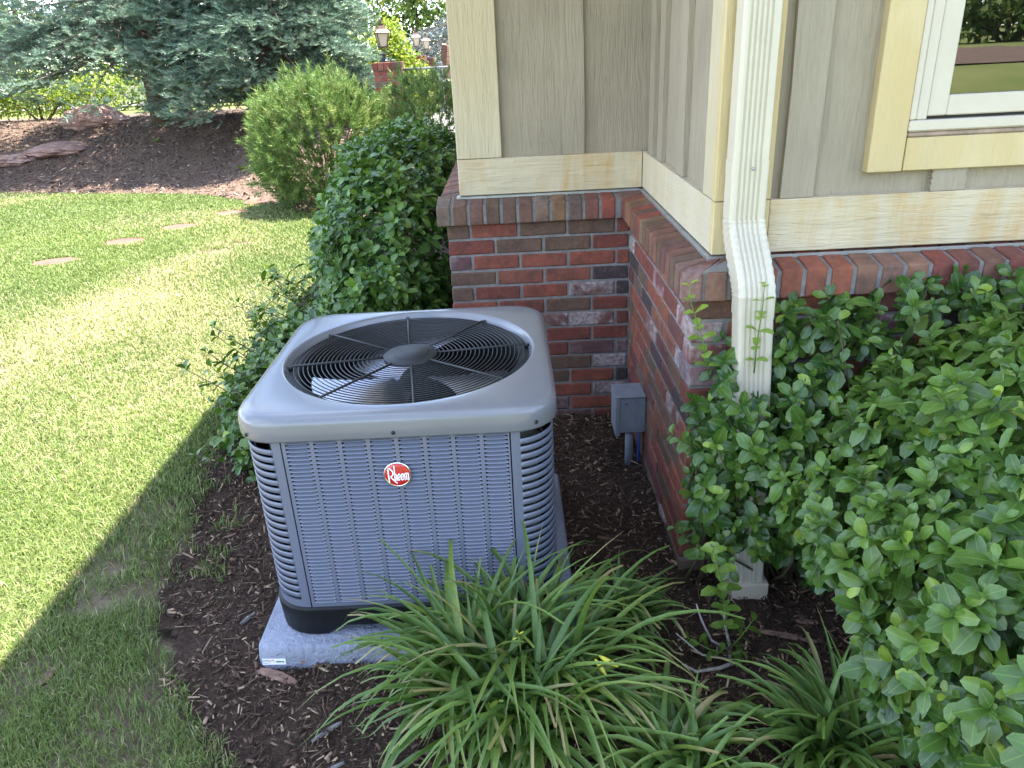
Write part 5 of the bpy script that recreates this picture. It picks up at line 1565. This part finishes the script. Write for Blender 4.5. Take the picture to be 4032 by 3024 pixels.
# mugo pine
mg = empty('mugo_pine', (-2.35, 5.75, 0)); tag(mg, 'rounded bright green mugo pine bush beside the hedge, half in house shadow', 'pine bush')
P1, N1 = shell((-2.62, 5.85, 0.66), (0.74, 0.70, 0.68), 2.2, 3600, 0.06, 0.10)
P2, N2 = shell((-1.45, 6.05, 0.62), (0.66, 0.62, 0.68), 2.1, 1300, 0.06, 0.10)
P = np.concatenate([P1, P2]); N = np.concatenate([N1, N2])
k = (N[:, 1] < 0.55); P, N = P[k], N[k]
P = P - N * (rng.random((len(P), 1)) ** 1.6 * 0.30) + N * (rng.random((len(P), 1)) ** 8 * 0.16) + np.array([0, 0, 1.0]) * (rng.random((len(P), 1)) ** 7 * 0.14)
D = N * 0.9 + np.array([0, -0.1, 0.65]) + rng.normal(0, 0.22, P.shape)
TWM = needle_twig(30, 0.075, 0.050, 0.0070, R(55), 1.0, 0.0, 8)
Fm = frames(D, None, rng.uniform(0, 6, len(P))) * rng.uniform(0.8, 1.45, len(P))[:, None, None]
vv = np.stack([np.clip(rng.normal(0.55, 0.25, len(P)), 0, 1), np.where(rng.random(len(P)) < 0.35, rng.uniform(0, 0.7, len(P)), 0), np.zeros(len(P))], 1)
V, F, va = scatter(TWM[0], TWM[1], Fm, P - np.array(mg.location), vv)
link('crown', npmesh('crown', V, F, M['mugo'], va), mg)
stems_mesh(mg, [((-2.6 + random.uniform(-.1, .1), 5.85 + random.uniform(-.1, .1), 0.0), tuple(p)) for p in P[:len(P1) // 2:22]] + [((-1.5 + random.uniform(-.1, .1), 6.0, 0.0), tuple(p)) for p in P[-600::25]], 0.007, 0.003, 'twig', 'branches')

# leafy trees and shrubs of small flat leaves
QV = np.array([(0, 0, 0), (0.5, 0.26, 0.06), (1.0, 0, -0.05), (0.5, -0.26, 0.06)]); QF = np.array([(0, 1, 2), (0, 2, 3)])
def leaf_cloud(name, label, cat, base, blobs, n, size, m, seed, trunk=0.05, group=None, bright=0.5):
    r = np.random.default_rng(seed)
    z0 = float(height(base[0], base[1]))
    root = empty(name, (base[0], base[1], z0)); tag(root, label, cat, group)
    Ps = []; tot = sum(b[3] * b[4] * b[5] for b in blobs); cur = []
    for (x, y, z, a, b_, c) in blobs:
        k = max(40, int(n * (a * b_ * c) / tot)); u = r.normal(size=(k, 3)); u /= np.linalg.norm(u, axis=1, keepdims=True)
        rad = r.random((k, 1)) ** 0.45; cl = 1 + 0.22 * np.sin(u[:, :1] * 7 + u[:, 1:2] * 5 + seed) * np.cos(u[:, 2:3] * 6)
        Ps.append(np.array([x, y, z]) + u * rad * cl * np.array([a, b_, c]))
        cur.append(([(0, 0, -0.1), (x * 0.3, y * 0.3, z * 0.4), (x * 0.8, y * 0.8, z * 0.8), (x, y, z + c * 0.5)], [trunk, trunk * 0.75, trunk * 0.45, trunk * 0.12]))
    P = np.concatenate(Ps); k = len(P)
    limbs('trunk', root, cur, 'bark')
    Fm = frames(unit(k) + np.array([0, 0, -0.2]), unit(k) * 0.8 + np.array([0, 0, 1.0])) * (size * r.uniform(0.6, 1.3, k))[:, None, None]
    vv = np.stack([np.clip(r.normal(bright, 0.25, k), 0, 1), np.where(r.random(k) < 0.2, r.uniform(0, 0.8, k), 0), np.zeros(k)], 1)
    V, F, va = scatter(QV, QF, Fm, P, vv)
    link('crown', npmesh('crown', V, F, M[m], va), root)
    return root
leaf_cloud('yellow_shrub', 'tall yellow-green shrub behind the brick lantern pillar', 'shrub', (-2.25, 10.6), [(-0.12, 0, 0.9, 0.42, 0.45, 0.70), (-0.10, 0, 1.30, 0.30, 0.35, 0.42), (0.30, 0, 0.55, 0.36, 0.4, 0.55), (-0.5, 0.2, 0.6, 0.4, 0.4, 0.55)], 6000, 0.075, 'yellow_leaf', 21, 0.03)
leaf_cloud('yellow_shrub', 'loose yellow-green shrub behind the boulders at the far left', 'shrub', (-9.4, 12.2), [(0, 0, 0.55, 1.0, 0.6, 0.55), (1.0, 0.2, 0.6, 0.7, 0.5, 0.5), (-0.9, 0, 0.6, 0.8, 0.5, 0.6)], 5000, 0.075, 'yellow_leaf', 22, 0.03, bright=0.3)
leaf_cloud('yellow_shrub', 'sunny shrub glimpsed through the fir branches', 'shrub', (-4.3, 13.0), [(0, 0, 0.6, 1.0, 0.6, 0.6), (-1.2, 0, 0.5, 0.8, 0.5, 0.5), (1.0, 0, 0.8, 0.6, 0.5, 0.6)], 3800, 0.085, 'yellow_leaf', 23, 0.03, bright=0.3)
for i, (lb, x) in enumerate((('low green shrub row end beyond the big boulder', -12.5), ('low green shrub beyond the bare fir trunk', -9.6), ('low green shrub beyond the larger fir', -6.9))):
    leaf_cloud('garden_shrub', lb, 'shrub', (x, 15.6), [(0, 0, 0.35, 1.3, 0.5, 0.45), (1.1, 0.1, 0.3, 0.9, 0.5, 0.38), (-1.0, 0, 0.3, 0.9, 0.5, 0.4)], 1800, 0.11, 'far_leaf', 70 + i, 0.02, 'low shrubs beyond the firs', 0.5)
bgl = [('broad leafy tree far behind the fir with the bare trunk', -16, 31, 1.0), ('rounded leafy tree far behind the larger fir', -9.5, 34, 1.1), ('leafy tree far behind the yellow-green shrub', -4.5, 36, 1.0), ('leafy tree beyond the left edge behind the boulders', -23, 33, 1.1)]
for i, (lb, x, y, s_) in enumerate(bgl):
    leaf_cloud('leafy_tree', lb, 'tree', (x, y), [(0, 0, 3.2 * s_, 2.6, 2.0, 2.2 * s_), (1.6, 0, 2.2 * s_, 2.0, 1.6, 1.6), (-1.7, 0.3, 2.4 * s_, 2.0, 1.6, 1.7), (0.3, 0, 1.2, 2.4, 1.4, 1.1)], 4200, 0.30, 'far_leaf', 30 + i, 0.22, 'distant leafy trees', 0.45)
# beyond the pavement
gw = box('garden_wall', (-22, 24.0, 0.4), (-9.5, 24.3, 1.05), M['beige_wall']); tag(gw, 'low beige wall beyond the pavement behind the firs', 'wall')

# boulders
def boulder(label, x, y, rx, ry, rz, seed, sink=0.25):
    bm = bmesh.new(); bmesh.ops.create_icosphere(bm, subdivisions=4, radius=1.0)
    r = random.Random(seed); pl = [(Vector((r.uniform(-1, 1), r.uniform(-1, 1), r.uniform(-0.4, 1))).normalized(), r.uniform(0.62, 0.92)) for _ in range(9)]
    for v in bm.verts:
        for nrm, d in pl:
            k = v.co.dot(nrm)
            if k > d: v.co -= nrm * (k - d) * 0.85
        c = v.co; nn = 0.05 * math.sin(c.x * 9 + seed) * math.cos(c.y * 8) + 0.035 * math.sin(c.z * 17 + c.x * 11) + r.uniform(-.006, .006)
        v.co *= 1 + nn + 0.16 * mnoise.fractal(v.co * 1.7 + Vector((seed, 0, 0)), 0.8, 2.1, 5)
        v.co = Vector((v.co.x * rx, v.co.y * ry, v.co.z * rz))
    me = bpy.data.meshes.new('boulder'); bm.to_mesh(me); bm.free(); me.materials.append(M['rock'])
    o = link('boulder', me, None, None, (x, y, float(height(x, y)) + rz * (1 - 2 * sink) * 0.5)); tag(o, label, 'boulder', 'sandstone boulders on the bank')
boulder('big reddish sandstone boulder on the bank behind the flat pale one', -7.75, 10.9, 0.62, 0.45, 0.24, 3, 0.1)
boulder('flat sunlit pale boulder at the left end of the bank', -7.85, 9.75, 0.62, 0.40, 0.12, 8, 0.2)
boulder('low rough boulder cut by the left edge of the picture', -8.55, 9.55, 0.45, 0.35, 0.11, 12, 0.2)
boulder('small pink boulder beside the fir trunk', -6.0, 10.6, 0.28, 0.2, 0.14, 17, 0.1)

# small weeds on the bank
for lb, x, y in (('small green weed on the bank nearest the mugo pine', -4.25, 7.75), ('tiny green weed just above the brighter one on the bank', -4.05, 8.05), ('pale seedling high on the bank below the big boulder', -6.05, 9.35)):
    root = empty('weed', (x, y, float(height(x, y)) + 0.02)); tag(root, lb, 'weed', 'weeds on the bank')
    n = 9 if 'tiny' not in lb else 6
    for i in range(n):
        V, F, var = lily_leaf((0, 0, 0), 2 * PI * i / n + random.uniform(-.3, .3), random.uniform(0.08, 0.15), R(random.uniform(30, 70)), R(9), 0.028, False, 0.7, 0.3)
        link('leaf', npmesh('leaf', V, F, M['lily'], var, True), root)

# ---------------- brick pillars with lanterns, railing, low wall
def pillar(label, cx, cy, w, top, nrow, seed):
    r = random.Random(seed)
    root = empty('brick_pillar', (cx, cy, 0)); tag(root, label, 'pillar', 'brick pillars of the patio')
    h = w / 2
    zb = float(height(cx, cy)) - 0.2
    link('mortar_core', box_mesh('mortar_core', (-h + 0.006, -h + 0.006, zb), (h - 0.006, h - 0.006, top - 0.004), M['mortar']), root)
    def b(lo, hi):
        o = link('brick', box_mesh('brick', lo, hi, M['brick'], 0.004), root); c = r.choice(BRICK_COLS[:6]); o.color = (*[x * 1.15 for x in c[0]], 0)
    # soldier cap: bricks on edge, slightly proud
    for side in range(4):
        n = int((w + 0.03) / 0.0677); st = (w + 0.03) / n
        for i in range(n):
            a = -h - 0.015 + i * st + 0.004; e_ = a + st - 0.008
            if side == 0: b((a, -h - 0.015, top - 0.10), (e_, -h + 0.08, top))
            elif side == 1 and 0 < i < n - 1: b((h - 0.08, a, top - 0.10), (h + 0.015, e_, top - 0.0005))
    for row in range(nrow):
        z1 = top - 0.108 - row * CH; z0 = z1 - 0.0577
        x = -h if row % 2 == 0 else -h - 0.0
        segs = [0.193, 0.193] if row % 2 == 0 else [0.092, 0.193, 0.092]
        k = (w - JT * (len(segs) - 1)) / sum(segs)
        for s_ in segs:
            b((x, -h, z0), (x + s_ * k, -h + 0.09, z1)); x += s_ * k + JT
        y = -h + 0.10
        for s_ in ([0.15, 0.15] if row % 2 == 0 else [0.29]):
            k2 = (w - 0.10 - JT) / (0.30); b((h - 0.09, y, z0), (h, y + s_ * k2, z1)); y += s_ * k2 + JT
    return root
pillar('near brick pillar carrying a lantern beside the fir', -2.055, 7.9, 0.36, 1.50, 9, 4)
pillar('far brick pillar behind the iron railing', -2.24, 14.6, 0.46, 1.50, 11, 5)
pillar('brick pillar mostly hidden by the yellow-green shrub', -2.26, 13.2, 0.40, 1.55, 3, 6)

def lantern(label, x, y, z, s_):
    root = empty('lantern', (x, y, z), R(18)); tag(root, label, 'lantern', 'post lanterns on the pillars')
    def part(name, prof, m, n=4, parent=root, smooth=False, rot=R(45)):
        v, f = lathe([(a * s_, b * s_) for a, b in prof], n); return link(name, pymesh(name, v, f, M[m], smooth), parent, None, None, (0, 0, rot))
    part('base', [(0.001, 0), (0.085, 0), (0.085, 0.015), (0.06, 0.03), (0.032, 0.05), (0.026, 0.10), (0.04, 0.115), (0.001, 0.12)], 'iron', 16, smooth=True)
    for i in range(4):
        v, f = tube_np([(0.03 * s_, 0, 0.10 * s_), (0.085 * s_, 0, 0.13 * s_), (0.098 * s_, 0, 0.17 * s_), (0.065 * s_, 0, 0.20 * s_), (0.06 * s_, 0, 0.215 * s_)], 0.006 * s_, 6)
        link('scroll_arm', pymesh('scroll_arm', v, f, M['lamp_metal'], True), root, None, None, (0, 0, i * PI / 2))
    part('glass', [(0.068, 0.222), (0.118, 0.40), (0.001, 0.401)], 'lamp_glass')
    for i in range(4):
        v, f = tube_np([(0.072 * s_, 0, 0.21 * s_), (0.125 * s_, 0, 0.405 * s_)], 0.009 * s_, 4); link('frame_bar', pymesh('frame_bar', v, f, M['lamp_metal']), root, None, None, (0, 0, i * PI / 2 + R(45)))
    part('frame_ring', [(0.055, 0.205), (0.08, 0.205), (0.082, 0.222), (0.06, 0.224)], 'lamp_metal')
    part('roof', [(0.001, 0.40), (0.15, 0.40), (0.152, 0.412), (0.095, 0.455), (0.065, 0.50), (0.05, 0.505), (0.05, 0.53), (0.001, 0.531)], 'lamp_metal')
    part('finial', [(0.001, 0.53), (0.03, 0.53), (0.012, 0.545), (0.034, 0.56), (0.012, 0.58), (0.014, 0.595), (0.001, 0.61)], 'lamp_metal', 10, smooth=True)
lantern('bronze lantern on the near brick pillar beside the fir', -2.10, 7.9, 1.50, 0.88)
lantern('lantern with bright top above the yellow-green shrub, left of two', -2.215, 13.2, 1.55, 0.82)
lantern('dark topped lantern behind the brighter one, above the far pillar', -2.155, 14.6, 1.50, 0.82)

rl = empty('iron_railing', (-1.87, 7.9, 0)); tag(rl, 'black iron railing with thin balusters beside the near brick pillar', 'railing')
v, f = tube_np([(0, 0, 1.40), (1.2, 0.02, 1.40)], 0.016, 8); link('top_rail', pymesh('top_rail', v, f, simple('grey_rail', (0.25, 0.25, 0.26), 0.35, 0.5, 0.5), True), rl)
v, f = tube_np([(0, 0, 0.55), (1.2, 0.02, 0.55)], 0.012, 8); link('bottom_rail', pymesh('bottom_rail', v, f, M['iron'], True), rl)
bal = merge([tube_np([(0, 0, 0.55), (0, 0, 1.39)], 0.0075, 6), lathe([(0.001, 1.20), (0.014, 1.212), (0.019, 1.225), (0.014, 1.238), (0.001, 1.25)], 8), lathe([(0.001, 0.85), (0.014, 0.862), (0.019, 0.875), (0.014, 0.888), (0.001, 0.90)], 8)])
bme = pymesh('baluster', bal[0], bal[1], M['iron'], True)
for i in range(9): link('baluster', bme, rl, None, (0.06 + 0.13 * i, 0.002, 0))

lw = empty('low_brick_wall', (-1.2, 14.9, 0)); tag(lw, 'low brick wall behind the iron railing, below the slanted pink panel', 'wall')
link('mortar_core', box_mesh('mortar_core', (-0.80, 0.006, 0.2), (1.6, 0.3, 0.985), M['mortar']), lw)
link('coping', box_mesh('coping', (-0.82, -0.02, 0.987), (1.6, 0.32, 1.02), M['beige_wall'], 0.006), lw)
rr = random.Random(3)
for row in range(8):
    z1 = 0.98 - row * CH; x = -0.80 + (0 if row % 2 else -0.1)
    while x < 0.7:
        x0 = max(x, -0.80); o = link('brick', box_mesh('brick', (x0, 0, z1 - 0.0577), (x + 0.193, 0.09, z1), M['brick'], 0.004), lw); c = rr.choice(BRICK_COLS[:6]); o.color = (*c[0], 0); x += 0.203
sl = empty('slanted_panel', (-1.72, 15.3, 1.02), 0); tag(sl, 'slanted pink tiled panel with brown edge post behind the low brick wall', 'panel')
sl.rotation_euler = (R(14), R(8), 0)
link('edge_post', box_mesh('edge_post', (-0.24, -0.05, 0.0), (-0.13, 0.06, 0.74), M['brown_wood'], 0.008), sl)
link('backing', box_mesh('backing', (-0.128, 0.0, 0.05), (1.0, 0.05, 0.72), M['brown_wood'], 0.003), sl)
for i in range(4):
    for j in range(6): link('tile', box_mesh('tile', (-0.12 + i * 0.25, -0.012, 0.06 + j * 0.108), (-0.12 + i * 0.25 + 0.243, -0.0005, 0.06 + j * 0.108 + 0.101), M['pink_tile'], 0.002), sl)
gf = empty('grey_fence', (-2.6, 11.9, 0)); tag(gf, 'grey slatted gate glimpsed between the pillars through the railing', 'fence')
for i in range(10): link('slat', box_mesh('slat', (0.09 * i - 0.1, 0.12 * i - 0.02, 0.4), (0.09 * i - 0.03, 0.12 * i, 1.22 + 0.012 * i), M['grey_fence'], 0.004), gf)
link('post', box_mesh('post', (0.80, 1.05, 0.3), (0.88, 1.13, 1.42), M['grey_fence'], 0.004), gf)
pt_ = grid_sheet('patio', np.arange(-1.9, 6, 0.2), np.arange(7.4, 14.8, 0.2), lambda x, y: np.full_like(x, 0.50), M['pavement'])
tag(pt_, 'pale patio floor behind the railing', 'patio', kind='structure')

# ---------------- planting behind the camera, mirrored in the window
for i, (x, y, s_) in enumerate([(2.5, -15.4, 0.8), (6.0, -15.9, 0.95), (9.6, -15.5, 0.85), (13.2, -16, 0.95)]):
    leaf_cloud('garden_shrub', ['round green shrub mirrored at the left of the window glass', 'bushy green shrub mirrored in the middle of the window glass', 'dense green shrub mirrored at the right of the window glass', 'green shrub beyond the right edge of the window reflection'][i], 'shrub', (x, y), [(0, 0, 0.9 * s_, 1.6 * s_, 1.0, 0.95 * s_), (1.1, 0.2, 0.7 * s_, 1.2, 0.9, 0.8 * s_), (-1.2, 0, 0.7 * s_, 1.2, 0.9, 0.75 * s_)], 2600, 0.20, 'far_leaf', 50 + i, 0.06, 'shrubs mirrored in the window', 0.5)
for i, (x, y) in enumerate([(1.0, -27), (8.5, -29), (16.5, -28), (24, -27)]):
    leaf_cloud('garden_tree', ['dark tree mirrored high at the left of the window glass', 'dark tree mirrored behind the middle shrub', 'dark tree mirrored behind the dense shrub', 'dark tree far right in the window reflection'][i], 'tree', (x, y), [(0, 0, 4.2, 3.6, 2.2, 3.2), (2.2, 0, 3.0, 2.4, 1.8, 2.2), (-2.2, 0, 3.0, 2.4, 1.8, 2.2)], 3600, 0.42, 'far_leaf', 60 + i, 0.25, 'trees mirrored in the window', 0.2)
